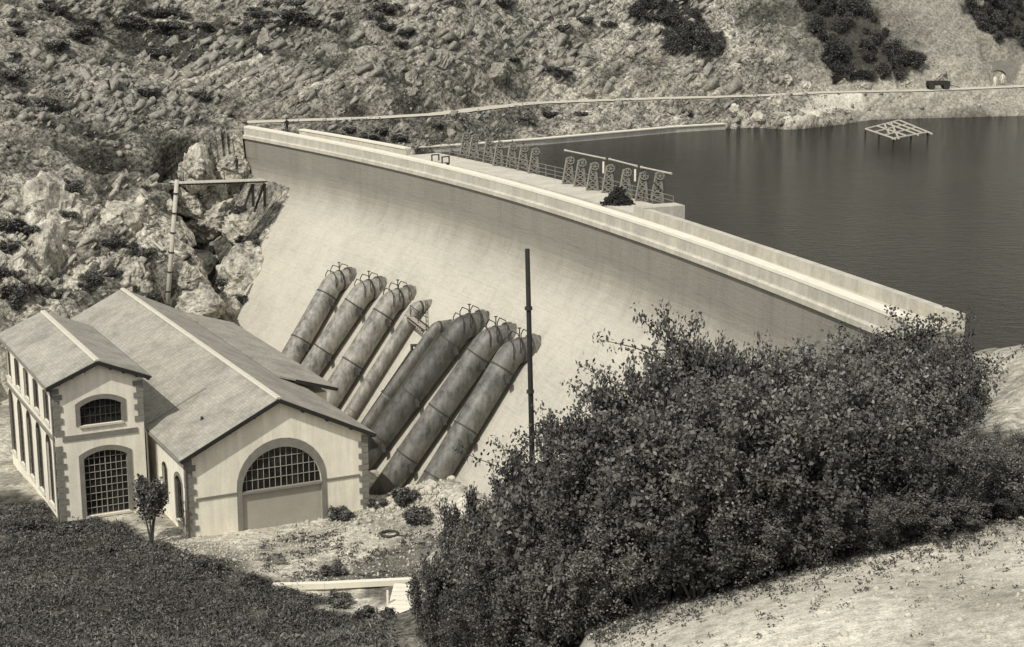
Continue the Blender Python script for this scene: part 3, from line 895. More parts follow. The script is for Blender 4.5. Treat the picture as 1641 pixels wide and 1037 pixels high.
def window(fn, cx, z0, zsp, r, rise, cols, rows, mat_bar='bar_white', trim=.28, sill=True, sign=1, barw=.05, name='window', base_trim=True):
    """builds the joinery of one opening as part 'window' with sub-parts; returns hole outline"""
    hole = arch_pts(cx, z0, zsp, r, rise)
    # surround, standing proud by 4 cm, with its own hole
    Rr = (r * r + rise * rise) / (2 * rise)
    outer = arch_pts(cx, z0, zsp, r + trim, rise * (r + trim) / r if rise < r else r + trim)
    if rise < r:
        outer = [(cx - r - trim, z0), (cx + r + trim, z0)] + [(x, z + trim * .75) for x, z in outer[2:]]
    sur = [(cx - r - trim, z0)] + [(cx - r, z0)] + list(reversed(hole[2:])) + [(cx + r, z0), (cx + r + trim, z0)] + outer[2:]
    f2 = lambda x, z, d: fn(x, z, d - .05)
    mb = panel(sur, [], .2, f2)
    w = mb.build(name, M['stone_trim'], ph)
    # glass
    g = panel(hole, [], .03, lambda x, z, d: fn(x, z, d + .22)).build('glass', M['glass'], w)
    # glazing bars
    mb = MB(); rng = random.Random(int(cx * 10 + z0))
    ztop = max(z for x, z in hole)
    def ztop_at(x):
        t = Rr * Rr - (x - cx) ** 2
        return zsp + rise - Rr + math.sqrt(max(0, t))
    def bx(x0, x1, za, zb, dep=.16):
        p = [fn(x, z, d) for d in (dep, dep + .05) for x, z in ((x0, za), (x1, za), (x1, zb), (x0, zb))]
        mb.add(p, [(0, 1, 2, 3), (7, 6, 5, 4), (0, 4, 5, 1), (1, 5, 6, 2), (2, 6, 7, 3), (3, 7, 4, 0)])
    for k in range(1, cols):
        x = cx - r + 2 * r * k / cols
        ww = barw * (1.7 if (cols % 2 == 0 and k == cols // 2) else 1)
        bx(x - ww / 2, x + ww / 2, z0 + .02, ztop_at(x) - .02)
    for k in range(1, rows):
        z = z0 + (ztop - z0) * k / rows
        hw = r if z <= zsp else math.sqrt(max(0, Rr * Rr - (z - (zsp + rise - Rr)) ** 2))
        bx(cx - hw + .02, cx + hw - .02, z - barw / 2, z + barw / 2, .155)
    # frame round the glass
    for i in range(len(hole)):
        a = hole[i]; b = hole[(i + 1) % len(hole)]
        pa, pb = Vector(fn(a[0], a[1], .15)), Vector(fn(b[0], b[1], .15))
        if (pa - pb).length > 1e-4: mb.bar(pa, pb, .06, .06)
    mb.build('glazing_bars', M[mat_bar], w)
    if sill:
        m3 = MB(); p = [fn(x, z, d) for d in (-.12, .2) for x, z in ((cx - r - .1, z0 - .14), (cx + r + .1, z0 - .14), (cx + r + .1, z0 - .003), (cx - r - .1, z0 - .003))]
        m3.add(p, [(0, 1, 2, 3), (7, 6, 5, 4), (0, 4, 5, 1), (1, 5, 6, 2), (2, 6, 7, 3), (3, 7, 4, 0)])
        m3.build('sill', M['ridge'], w)
    return hole
# --- main gable: large arch
AC, AR_, ASP = 6.3, 2.72, 2.45
big = window(front, AC, ASP + .0, ASP + .01, AR_, AR_ - .001, 14, 4, trim=.34, sill=False, name='lunette_window', barw=.03)
big_hole = arch_pts(AC, -.6, ASP, AR_)
gout = [(0, -.6), (W_, -.6), (W_, HE), (W_ / 2, HR), (0, HE)]
panel(gout, [big_hole], .45, front).build('gable_wall', M['plaster'], ph)
dr = panel([(AC - AR_, -.6), (AC + AR_, -.6), (AC + AR_, ASP - .14), (AC - AR_, ASP - .14)], [], .1, lambda x, z, d: (x, d + .16, z)).build('bricked_door_panel', M['board'], ph)
mb = MB(); mb.box((AC, .1, ASP - .07), (AR_ * 2 + .02, .34, .14)); mb.build('transom', M['stone_trim'], ph)
for s in (-1, 1):
    mb = MB(); mb.box((AC + s * (AR_ + .17), .07, (ASP - .6) / 2), (.34, .24, ASP + .6)); mb.build('arch_jamb', M['stone_trim'], ph)
for x0, x1 in ((.55, AC - AR_ - .35), (AC + AR_ + .35, W_ - .55)):
    mb = MB(); mb.box(((x0 + x1) / 2, .03, 2.47), (x1 - x0, .18, .16)); mb.build('string_course', M['stone_trim'], ph)
# --- main left wall
h1 = window(mleft, 5.15, .9, 3.3, .62, .35, 2, 4, trim=.0001, sill=False, mat_bar='iron')
h2 = window(mleft, 1.9, .5, 3.2, .75, .4, 2, 4, trim=.2, mat_bar='iron')
panel([(0.45, -.6), (LL - .45, -.6), (LL - .45, HE), (.45, HE)], [h1, h2], .4, mleft).build('side_wall', M['plaster'], ph)
panel([(0, -4), (LL, -4), (LL, HE), (0, HE)], [], .4, lambda x, z, d: (W_ - d, x, z)).build('side_wall', M['plaster'], ph)
panel([(.4, -.6), (W_ - .4, -.6), (W_ - .4, HE), (W_ / 2, HR - .3), (.4, HE)], [], .4, lambda x, z, d: (x, LL - d, z)).build('gable_wall', M['plaster'], ph)
# --- wing
WC = (WX0 + WX1) / 2
hu = window(wfront, WC + .12, 6.35, 7.6, 1.35, .42, 8, 3, trim=.3, mat_bar='iron')
hd = window(wfront, WC + .25, .15, 4.1, 1.42, .42, 8, 9, trim=.32, mat_bar='bar_white', sill=True, barw=.03)
panel([(WX0, -.6), (WX1, -.6), (WX1, WHE), (WC, WHR), (WX0, WHE)], [hu, hd], .4, wfront).build('gable_wall', M['plaster'], ph)
holes = []
for n_ in (9.0, 12.3, 15.6, 18.9, 22.2):
    holes.append(window(wleft, n_, .6, 4.6, .85, .85 - .001, 4, 8, trim=.0001, mat_bar='iron', sill=True))
    holes.append(window(wleft, n_, 6.3, 8.3, .8, .1, 4, 4, trim=.0001, mat_bar='iron', sill=True))
panel([(WD + .4, -.6), (WD + WLn, -.6), (WD + WLn, WHE), (WD + .4, WHE)], holes, .4, wleft).build('side_wall', M['plaster'], ph)
panel([(WD + .4, 4), (WD + WLn, 4), (WD + WLn, WHE), (WD + .4, WHE)], [], .4, lambda x, z, d: (WX1 - d, x, z)).build('side_wall', M['plaster'], ph)
panel([(WX0 + .4, -.6), (WX1 - .4, -.6), (WX1 - .4, WHE), (WC, WHR - .2), (WX0 + .4, WHE)], [], .4, lambda x, z, d: (x, WD + WLn - .41 + d, z)).build('gable_wall', M['plaster'], ph)
mb = MB(); mb.box((WC, WD + .03, 5.62), (WW - .9, .2, .34)); mb.build('string_course', M['stone_trim'], ph)
mb = MB(); mb.box((WX0 - .03, WD + WLn / 2, 5.62), (.2, WLn - .4, .2)); mb.build('string_course', M['stone_trim'], ph)
# --- quoins
def qmesh(w, d, h):
    mb = MB(); mb.box((0, 0, 0), (w, d, h)); return mb.mesh('quoin_stone')
QA, QB = qmesh(.66, .5, .36), qmesh(.44, .5, .36)
QC, QD = qmesh(.5, .6, .36), qmesh(.5, .42, .36)
def quoins(x, y, sx, z0, z1):
    k = 0; z = z0
    while z < z1:
        long_ = k % 2 == 0
        w = .66 if long_ else .44
        qs = link('quoin_stone', QA if long_ else QB, M['stone_trim'], ph, (x + sx * (w / 2 - .05), y + .2, z + .18))
        rq_ = random.Random(int(x * 31 + y * 17) + k); qs.scale = (rq_.uniform(.86, 1.12), 1 + rq_.uniform(-.02, .06), rq_.uniform(.93, 1.06))
        z += .4; k += 1
quoins(0, 0, 1, -.4, HE - .35); quoins(W_, 0, -1, -.4, HE - .3)
quoins(WX0, WD, 1, -.4, 5.1); quoins(WX0, WD, 1, 5.85, WHE - .3); quoins(WX1, WD, -1, 6.2, WHE - .3)
# --- roofs
def gable_roof(x0, x1, y0, y1, he, hr, ov, th=.16, name='roof'):
    cx = (x0 + x1) / 2; sl = (hr - he) / ((x1 - x0) / 2)
    for s, xe in ((-1, x0 - ov), (1, x1 + ov)):
        ze = he - ov * sl + .04
        mb = MB()
        nseg = 24; vs = []; fs = []
        top = [(cx, hr + .04), (xe, ze)]
        pr = [(cx, y0 - ov, hr + .04), (xe, y0 - ov, ze), (xe, y1 + ov * .6, ze), (cx, y1 + ov * .6, hr + .04)]
        vs = [(x, y, z) for x, y, z in pr] + [(x, y, z + th) for x, y, z in pr]
        mb.add(vs, [(0, 1, 2, 3), (7, 6, 5, 4), (0, 4, 5, 1), (1, 5, 6, 2), (2, 6, 7, 3)])
        mb.build(name, M['roof'], ph)
        # barge board under the verge, gutter along the eave
        mb = MB(); mb.bar((cx, y0 - ov - .035, hr + .04), (xe, y0 - ov - .035, ze), .06, .26, up=(0, 0, 1)); mb.build('barge_board', M['eave_wood'], ph)
        mb = MB(); mb.tube([(xe + s * .06, y0 - ov, ze + .04), (xe + s * .06, y1, ze + .04)], .075, 8); mb.build('gutter', M['iron_pale'], ph)
        # purlin ends
        for f in (.25, .5, .75, .97):
            mb = MB(); xx = cx + (xe - cx) * f; zz = hr + (ze - hr) * f - .12
            mb.box((xx, y0 - ov * .45, zz), (.14, ov * .8, .16)); mb.build('purlin_end', M['eave_wood'], ph)
    mb = MB(); n = int((y1 - y0) / .45)
    for k in range(n):
        ya = y0 - ov + (y1 - y0 + 1.4 * ov) * k / n; yb = y0 - ov + (y1 - y0 + 1.4 * ov) * (k + 1) / n - .02
        zt = hr + .04 + th
        mb.add([(cx - .2, ya, zt - .03), (cx + .2, ya, zt - .03), (cx + .13, ya, zt + .09), (cx - .13, ya, zt + .09), (cx - .19, yb, zt - .03), (cx + .19, yb, zt - .03), (cx + .12, yb, zt + .075), (cx - .12, yb, zt + .075)],
               [(0, 1, 2, 3), (7, 6, 5, 4), (3, 2, 6, 7), (1, 5, 6, 2), (0, 3, 7, 4)])
    mb.build('ridge_tiles', M['ridge'], ph)
gable_roof(0, W_, 0, LL, HE, HR, OV)
gable_roof(WX0, WX1, WD, WD + WLn, WHE, WHR, OV)
# annex with a flatter roof on the far side
q = at_z(541, 624, 4.95); AE, AN = bloc(q[0], q[1])
AE = float(AE); AN = float(AN)
mb = MB(); y0, y1 = AN, LL - 2
sl_ = (HR - HE) / (W_ / 2)
xi = W_ - 1.6; zi = HE + 1.6 * sl_ + .23
vs = [(xi, y0, zi), (AE, y0, 4.95), (AE, y1, 4.95), (xi, y1, zi)]
mb.add(vs + [(x, y, z + .14) for x, y, z in vs], [(0, 1, 2, 3), (7, 6, 5, 4), (0, 4, 5, 1), (1, 5, 6, 2), (2, 6, 7, 3), (3, 7, 4, 0)])
an = mb.build('annex_roof', M['roof'], ph)
mb = MB(); mb.bar((xi + 1.2, y0 - .05, zi - (zi - 4.95) * 1.2 / (AE - xi)), (AE, y0 - .05, 4.95), .08, .25); mb.build('barge_board', M['eave_wood'], ph)
mb = MB(); mb.box(((W_ + AE - .5) / 2 + .01, (y0 + 1 + y1) / 2, .4), (AE - .5 - W_, y1 - y0 - 1, 8.4)); mb.build('annex_wall', M['plaster'], ph)
# down pipes and roof details
for x, y, z in ((-.1, -.1, HE - .2), (WX1 + .12, WD - .1, 5.5), (WX0 - .1, WD + .1, WHE - .3)):
    mb = MB(); mb.tube([(x - .12, y, z + .15), (x, y, z - .25), (x, y, -.3)], .06, 8); mb.build('downpipe', M['iron_pale'], ph)
for e, n_ in ((2.2, 3.6),):
    mb = MB(); zz = HE + e * sl_ + .2; mb.tube([(e, n_, zz - .1), (e, n_, zz + .2)], .1, 8); mb.build('roof_vent', M['iron'], ph)
mb = MB(); mb.bar((-.2, 8.2, HE + .14), (3.9, 8.2, HE + 4.1 * sl_ + .16), .03, .03); mb.build('roof_seam', M['stone_trim'], ph)

# ------------------------------------------------------------------ sluice hoists on the crest platform
def lattice(H=2.0):
    t = thing('sluice_gate_hoist', 'x', 'hoist')
    w0, d0, w1 = .42, .5, .16
    c0 = [(-w0, -d0, 0), (w0, -d0, 0), (w0, d0 * .5, 0), (-w0, d0 * .5, 0)]
    c1 = [(-w1, -.12, H), (w1, -.12, H), (w1, .12, H), (-w1, .12, H)]
    for a, b in zip(c0, c1):
        mb = MB(); mb.bar(a, b, .14); mb.build('leg', M['iron_pale'], t)
    mb = MB()
    for i in range(4):
        a, b, c, d = Vector(c0[i]), Vector(c0[(i + 1) % 4]), Vector(c1[i]), Vector(c1[(i + 1) % 4])
        for k in range(4):
            s0, s1 = k / 4, (k + 1) / 4
            mb.bar(a.lerp(c, s0), b.lerp(d, s1), .075); mb.bar(b.lerp(d, s0), a.lerp(c, s1), .075)
            mb.bar(a.lerp(c, s1), b.lerp(d, s1), .06)
    mb.build('lattice_brace', M['iron_pale'], t)
    mb = MB(); mb.box((0, 0, H + .06), (.5, .42, .12)); mb.build('head_plate', M['iron_pale'], t)
    mb = MB()
    ring = [(.16 + .29 * math.cos(a), -.34, H - .05 + .29 * math.sin(a)) for a in np.linspace(0, 2 * PI, 17)]
    mb.tube(ring, .05, 6, cap=False)
    for k in range(3):
        a = k * PI / 3; mb.bar((.16 + .28 * math.cos(a), -.34, H - .05 + .28 * math.sin(a)), (.16 - .28 * math.cos(a), -.34, H - .05 - .28 * math.sin(a)), .05)
    mb.tube([(.16, 0, H - .05), (.16, -.38, H - .05)], .09, 6)
    mb.build('hand_wheel', M['iron_pale'], t)
    mb = MB(); mb.tube([(0, .0, .1), (0, 0, H + .45)], .05, 6); mb.build('lifting_screw', M['iron'], t)
    return t
left_b = [(746, 249), (760, 252), (783, 259), (800, 265), (821, 268), (839, 272), (857, 277)]
right_b = [(912, 294), (931, 298), (951, 304), (976, 308), (1003, 315), (1030, 321), (1055, 321)]
ordn = ['first', 'second', 'third', 'fourth', 'fifth', 'sixth', 'seventh']
proto = lattice(1.95)
k = 0
for row, bs in (('far', left_b), ('near', right_b)):
    for i, (u, v) in enumerate(bs):
        p = at_z(u, v, 18.22)
        a, d_ = dam_polar(p[0], p[1])
        lb = ('%s lattice gate hoist from the left in the far row without crossbeams' if row == 'far' else '%s lattice gate hoist from the left in the near row under the pale beams') % ordn[i]
        o = proto if k == 0 else dup(proto)
        o.location = tuple(p); o.rotation_euler = (0, 0, math.radians(a) - PI / 2 + .9)
        o['label'] = lb; o['group'] = 'sluice gate hoists on the dam crest'
        sc = 1.0 if row == 'near' else .98
        o.scale = (sc * 1.05, sc * 1.05, sc)
        k += 1
# three overhead beams
for i, (a, b, lb) in enumerate([((906, 241), (969, 254), 'left'), ((977, 255), (1020, 266), 'middle'), ((1028, 268), (1075, 278), 'right')]):
    pa = at_z((a[0]), a[1], 20.75); pb = at_z(b[0], b[1], 20.75)
    t = thing('lifting_beam', '%s one of the three pale beams above the near hoists' % lb, 'beam', pa, 0, 'pale beams above the near hoists')
    mb = MB(); mb.tube([Vector((0, 0, 0)), Vector(pb - pa)], .065, 8); mb.build('beam_shaft', M['timber'], t)
    for p in ((0, 0, 0), pb - pa):
        mb = MB(); v = Vector(pb - pa).normalized() * .12; p = Vector(p); mb.tube([p - v * .6, p + v * .6], .1, 8); mb.build('end_collar', M['timber'], t)
    if i < 2:
        mb = MB(); e = Vector(pb - pa) + Vector((-.1, 0, 0)); mb.bar(e + Vector((0, 0, -.25)), e + Vector((0, 0, -1.15)), .14, .14); mb.build('hanger', M['whitewash'], t)
# crest railing
rl = thing('crest_railing', 'thin iron railing along the water side of the hoist platform', 'railing', dam_pt(28, -6.3, 18.22))
As = np.linspace(A_P0 + .25, A_P1 - .3, 26)
for a in As:
    mb = MB(); p = Vector(dam_pt(a, -6.3, 18.22)) - rl.location; mb.bar(p, p + Vector((0, 0, 1.05)), .06); mb.build('post', M['iron_pale'], rl)
for h in (.35, .68, 1.02):
    mb = MB()
    for a, b in zip(As[:-1], As[1:]): mb.bar(Vector(dam_pt(a, -6.3, 18.22 + h)) - rl.location, Vector(dam_pt(b, -6.3, 18.22 + h)) - rl.location, .045)
    mb.build('rail', M['iron_pale'], rl)
# brushwood heap
bh = at_z(990, 328, 18.15)
t = thing('brushwood_heap', 'dark conical heap of brushwood on the dam crest below the hoists', 'heap', bh)
rnd = random.Random(4); mb = MB()
for k in range(420):
    r = rnd.uniform(0, 1.15) ** .8; a = rnd.uniform(0, 2 * PI); z = rnd.uniform(0, 1.45 * (1 - r / 1.25))
    p = Vector((r * math.cos(a), r * math.sin(a), z)); dvec = Vector((rnd.gauss(0, 1), rnd.gauss(0, 1), rnd.gauss(0, .5))).normalized() * rnd.uniform(.15, .35)
    mb.bar(p - dvec, p + dvec, rnd.uniform(.05, .12))
tag(mb.build('branches', M['brush'], t), kind='stuff')
# little trolley
p = at_z(706, 267, 18.2); a, d_ = dam_polar(p[0], p[1])
t = thing('hand_trolley', 'small dark open-framed rail trolley standing on the dam crest', 'trolley', p, math.radians(a) - PI / 2)
for s in (-.35, .35):
    mb = MB(); mb.bar((-.9, s, .35), (.9, s, .35), .1); mb.build('side_beam', M['timber_dark'], t)
    for x in (-.6, .6):
        mb = MB(); mb.tube([(x, s * 1.1 - .03, .2), (x, s * 1.1 + .03, .2)], .2, 12); mb.build('wheel', M['iron'], t)
for x in (-.9, .9):
    for s in (-.35, .35):
        mb = MB(); mb.bar((x, s, .3), (x, s, .95), .09); mb.build('upright', M['timber_dark'], t)
    mb = MB(); mb.bar((x, -.4, .95), (x, .4, .95), .09); mb.build('push_bar', M['timber_dark'], t)
mb = MB(); mb.box((0, 0, .42), (1.5, .6, .05)); mb.build('deck', M['timber'], t)

# ------------------------------------------------------------------ people (small, skinned)
def person(loc, rz, label, cloth, H=1.6, hat=True, arm=.0):
    t = thing('person', label, 'person', loc, rz)
    s = H / 1.72
    J = {'pel': (0, 0, .92, .13), 'wst': (0, 0, 1.08, .125), 'chs': (0, .01, 1.3, .155), 'nek': (0, 0, 1.47, .06), 'hed': (0, .02, 1.55, .085), 'top': (0, .02, 1.68, .08),
         'hl': (.1, 0, .86, .095), 'kl': (.12, .06, .48, .065), 'al': (.12, .0, .08, .05), 'tl': (.13, .14, .04, .04), 'hr': (-.1, 0, .86, .095), 'kr': (-.12, .0, .48, .065), 'ar': (-.12, -.06, .08, .05), 'tr': (-.13, .08, .04, .04),
         'sl': (.2, 0, 1.4, .065), 'el': (.27, -.02 + arm, 1.12, .045), 'wl': (.26, .1 + arm, .9, .035), 'sr': (-.2, 0, 1.4, .065), 'er': (-.27, -.04, 1.12, .045), 'wr': (-.27, .06, .88, .035)}
    E = ['pel-wst', 'wst-chs', 'chs-nek', 'nek-hed', 'hed-top', 'pel-hl', 'hl-kl', 'kl-al', 'al-tl', 'pel-hr', 'hr-kr', 'kr-ar', 'ar-tr', 'chs-sl', 'sl-el', 'el-wl', 'chs-sr', 'sr-er', 'er-wr']
    ks = list(J); me = bpy.data.meshes.new('body')
    me.from_pydata([tuple(c * s for c in J[k][:3]) for k in ks], [tuple(ks.index(x) for x in e.split('-')) for e in E], [])
    o = link('body', me, cloth, t)
    mod = o.modifiers.new('skin', 'SKIN')
    for i, k in enumerate(ks):
        sv = me.skin_vertices[0].data[i]; sv.radius = (J[k][3] * s, J[k][3] * s); sv.use_root = (k == 'pel')
    o.modifiers.new('sub', 'SUBSURF').levels = 1; o.modifiers['sub'].render_levels = 1
    # face and hands
    mb = MB()
    bm = bmesh.new(); bmesh.ops.create_uvsphere(bm, u_segments=10, v_segments=8, radius=.1 * s)
    for v in bm.verts: v.co = Vector((v.co.x * .85, v.co.y * .95 + .03 * s, v.co.z * 1.25 + 1.6 * s))
    hm = bpy.data.meshes.new('head'); bm.to_mesh(hm); bm.free(); link('head', hm, M['skin'], t)
    if hat:
        mb.tube([(0, .02 * s, 1.66 * s), (0, .02 * s, 1.69 * s)], .17 * s, 12); mb.tube([(0, .02 * s, 1.69 * s), (0, .02 * s, 1.79 * s)], [.105 * s, .085 * s], 12)
        mb.build('hat', M['cloth_dark'], t)
    return t
p = at_z(460, 214, 18.15)
person(p, .6, 'person in dark clothes standing at the left end of the dam crest', M['cloth_dark'], 1.6)
p = at_y(380, 276, 159.5); deckz = p[2]
person(p, 2.2, 'person in dark clothes on the plank deck by the cliff', M['cloth_dark'], 1.55, arm=.1)
for u, lb, c in ((1594, 'person in white clothes at the tunnel mouth, nearer the water', M['cloth_white']), (1606, 'person in white clothes standing inside the tunnel mouth', M['cloth_white'])):
    p = at_z(u, 138.5 if u < 1600 else 134.5, 18.85)
    person(p, 3.1 if u < 1600 else 2.6, lb, c, 1.5, hat=False)

# ------------------------------------------------------------------ tunnel mouth, wagon, raft
p = at_z(1602, 134, 18.8)
t = thing('tunnel_portal', 'small dark arched tunnel mouth beside the hillside road at right', 'tunnel', p + np.array([0, .9, 0]), -.12)
arc = [(1.25 * math.cos(a), 1.25 * math.sin(a) + .55) for a in np.linspace(0, PI, 15)]
arcO = [(1.6 * math.cos(a), 1.6 * math.sin(a) + .55) for a in np.linspace(0, PI, 15)]
ring = [(1.6, -.3)] + arcO + [(-1.6, -.3), (-1.25, -.3)] + list(reversed(arc)) + [(1.25, -.3)]
panel(ring, [], .6, lambda x, z, d: (x, d, z)).build('arch_ring', M['stone_trim'], t)
hole = [(1.25, -.3)] + arc + [(-1.25, -.3)]
panel([(-3.2, -.6), (3.2, -.6), (3.0, 1.6), (2.0, 2.9), (0.2, 3.2), (-1.8, 2.7), (-3.0, 1.4)], [hole], .5, lambda x, z, d: (x, d + .1, z)).build('portal_wall', M['stone_trim'], t)
mb = MB(); mb.tube([(0, .6, .4), (0, 7, .4)], 1.4, 16); mb.f.pop(-2); mb.build('tunnel_bore', M['pole_black'], t)
p = at_z(1503, 143, 18.85)
t = thing('road_wagon', 'dark flat wagon parked on the hillside road above the lake', 'wagon', p, .05)
mb = MB(); mb.box((0, 0, .62), (3.0, 1.1, .16)); mb.build('bed', M['timber_dark'], t)
for s in (-.55, .55):
    mb = MB(); mb.box((0, s, .9), (2.9, .06, .4)); mb.build('side_board', M['timber_dark'], t)
    for x in (-1.0, 1.0):
        mb = MB(); mb.tube([(x, s * 1.15 - .04, .42), (x, s * 1.15 + .04, .42)], .42, 14); mb.build('wheel', M['timber_dark'], t)
mb = MB(); mb.bar((1.5, 0, .55), (3.0, 0, .2), .09); mb.build('shaft', M['timber_dark'], t)
mb = MB()
for k in range(7): mb.tube([(-1.5 + .1 * (k % 3), -.4 + .13 * k, .85 + .12 * (k % 2)), (1.4, -.4 + .13 * k, .88 + .1 * (k % 2))], .09, 6)
mb.build('load', M['timber_dark'], t)
p = at_z(1521, 156, 17.6); t = thing('marker_post', 'short dark post standing at the outer edge of the hillside road', 'post', p)
mb = MB(); mb.bar((0, 0, -.5), (0, 0, 1.0), .16); mb.build('shaft', M['timber_dark'], t)
mb = MB(); mb.box((0, 0, 1.03), (.24, .24, .06)); mb.build('cap', M['timber_dark'], t)

# floating timber frame
c4 = [at_z(1387, 207, ZW + .35), at_z(1441, 193, ZW + .35), at_z(1487, 212, ZW + .35), at_z(1432, 222, ZW + .35)]
t = thing('floating_timber_frame', 'pale floating frame of crossed timbers near the lake shore', 'raft', c4[0])
V4 = [Vector(p - c4[0]) for p in c4]
def lp(s, r): return (V4[0].lerp(V4[1], s)).lerp(V4[3].lerp(V4[2], s), r)
for a, b in (((0, 0), (1, 0)), ((1, -.0), (1, 1.12)), ((1, 1), (-.03, 1)), ((0, 1.05), (0, 0)), ((0, .33), (1, .33)), ((0, .68), (1, .62)), ((.33, 0), (.38, 1)), ((.62, 0), (.66, 1.05)), ((.1, 1.05), (.75, 0)), ((.55, 0), (.2, .6)), ((.8, 0), (.85, 1))):
    mb = MB(); mb.tube([lp(*a), lp(*b)], .13, 6); mb.build('timber', M['timber'], t)
for s, r in ((0, 0), (0, .5), (0, 1), (.5, 1), (1, 1)):
    mb = MB(); q = lp(s, r); mb.tube([q + Vector((0, 0, .1)), q + Vector((0, 0, -1.3))], .11, 6); mb.build('pile', M['timber_dark'], t)

# ------------------------------------------------------------------ poles and deck on the left cliff
def pole(a, b, r0, r1, name, label, mat, bands=0, bmat=None):
    a = Vector(a); b = Vector(b)
    t = thing(name, label, 'pole', a)
    mb = MB(); mb.tube([Vector((0, 0, 0)), (b - a) * .5 + Vector((.02, 0, 0)), b - a], [r0, (r0 + r1) / 2, r1], 10); mb.build('shaft', mat, t, True)
    for k in range(bands):
        s = (k + .7) / (bands + .4); q = (b - a) * s; dv = (b - a).normalized() * .06
        mb = MB(); mb.tube([q - dv, q + dv], r0 * 1.25, 10); mb.build('iron_band', bmat or M['iron'], t)
    return t
tp = at_y(845, 399, 62); bt = at_y(857, 745, 62); bt[2] = min(bt[2], gz(bt[0], bt[1]) - .3)
pole(bt, tp, .125, .095, 'telegraph_pole', 'tall black wooden pole rising out of the thicket before the dam', M['pole_black'], 4)
pole(at_y(265.5, 520, 149.5), at_y(283.5, 288, 151), .25, .2, 'timber_mast', 'tall pale banded timber mast standing behind the roof by the cliff', M['timber'], 7, M['timber_dark'])
# deck
D0 = at_y(276, 293, 158); D1 = at_y(424, 288, 163.2)
t = thing('plank_deck', 'narrow plank deck jutting from the cliff top to the dam face', 'deck', D0)
D1v = Vector(D1 - D0); px = D1v.normalized(); py = Vector((-px.y, px.x, 0)).normalized()
nP = 22; pmb = MB(); pmb.box((0, 0, 0), (D1v.length / nP - .06, 1.9, .06)); pme = pmb.mesh('plank')
for k in range(nP):
    o = link('plank', pme, M['timber'], t, D1v * ((k + .5) / nP)); o.rotation_euler = (0, 0, math.atan2(px.y, px.x) + random.Random(k).uniform(-.05, .05))
for s in (-.6, .6):
    mb = MB(); mb.bar(py * s + Vector((0, 0, -.12)), D1v + py * s + Vector((0, 0, -.12)), .14, .16); mb.build('joist', M['timber_dark'], t)
for f in (.84, .97):
    mb = MB(); q = D1v * f; mb.bar(q - py * .6 + Vector((0, 0, -.3)), D1v * (f - .1) + Vector((0, 0, -3.2)), .22); mb.build('bracket', M['timber_dark'], t)
    mb = MB(); mb.bar(q - py * .6 + Vector((0, 0, -.3)), q - py * .5 + Vector((0, 0, -2.6)), .22); mb.build('bracket', M['timber_dark'], t)
for k in range(4):
    mb = MB(); q = D1v * (.15 + .22 * k) + py * .75; mb.bar(q, q + Vector((0, 0, .9)), .07); mb.build('rail_post', M['timber_dark'], t)
a = at_y(228, 372, 155); b = at_y(262, 402, 151.5)
t = thing('timber_prop', 'slanting timber prop leaning on the cliff left of the mast', 'prop', b)
mb = MB(); mb.tube([Vector(a - b), Vector((0, 0, 0))], .12, 7); mb.build('shaft', M['timber'], t)
mb = MB(); mb.box((0, 0, -.08), (.5, .4, .16)); mb.build('foot_block', M['timber_dark'], t)

# ------------------------------------------------------------------ rocks
def ico(sub):
    bm = bmesh.new(); bmesh.ops.create_icosphere(bm, subdivisions=sub, radius=1)
    bm.verts.ensure_lookup_table()
    v = np.array([x.co[:] for x in bm.verts]); f = [tuple(q.index for q in p.verts) for p in bm.faces]
    bm.free(); return v, f
IV, IF = ico(5); IV3, IF3 = ico(3)
def rock_mesh(seed, fine=True):
    rg = np.random.default_rng(seed)
    v, f = (IV, IF) if fine else (IV3, IF3)
    n = rg.normal(size=(18, 3)); n /= np.linalg.norm(n, axis=1)[:, None]
    h = rg.uniform(.55, 1.0, 18)
    dots = v @ n.T
    r = np.min(np.where(dots > .05, h / np.maximum(dots, .05), 9), axis=1)
    r = np.minimum(r, 1.15)
    nz = fbm(v[:, 0] * 2.2 + v[:, 2] * 1.3 + seed, v[:, 1] * 2.2 - v[:, 2] * 1.7, seed, 5, True) - .5
    cr = fbm(v[:, 0] * 5 + v[:, 2] * 3 + seed, v[:, 1] * 5 + v[:, 2] * 4.1, seed + 5, 4) - .5
    r = r + (.36 * nz + .16 * cr if fine else .2 * nz)
    w = v * r[:, None] * rg.uniform(.75, 1.1, 3)
    m = bpy.data.meshes.new('rock'); m.from_pydata(w.tolist(), [], f); m.update()
    return m
rocks = [rock_mesh(s) for s in range(1, 8)]
for m in rocks: m.materials.append(M['rock'])
rocksg = [rock_mesh(s) for s in range(11, 15)]
for m in rocksg: m.materials.append(M['rock_grey'])
srocks = [rock_mesh(s, False) for s in range(21, 26)]
for m in srocks: m.materials.append(M['rubble'])
rnd = random.Random(12)
def put_rock(p, size, label, group, pool=rocks, name='rock', sink=.55, cat='rock'):
    o = link(name, rnd.choice(pool), None)
    o.location = (p[0], p[1], p[2] - size * sink)
    o.scale = (size * rnd.uniform(.85, 1.25), size * rnd.uniform(.8, 1.15), size * rnd.uniform(.7, 1.05))
    o.rotation_euler = (rnd.uniform(-.5, .5), rnd.uniform(-.5, .5), rnd.uniform(0, 6.28))
    return tag(o, label, cat, group)
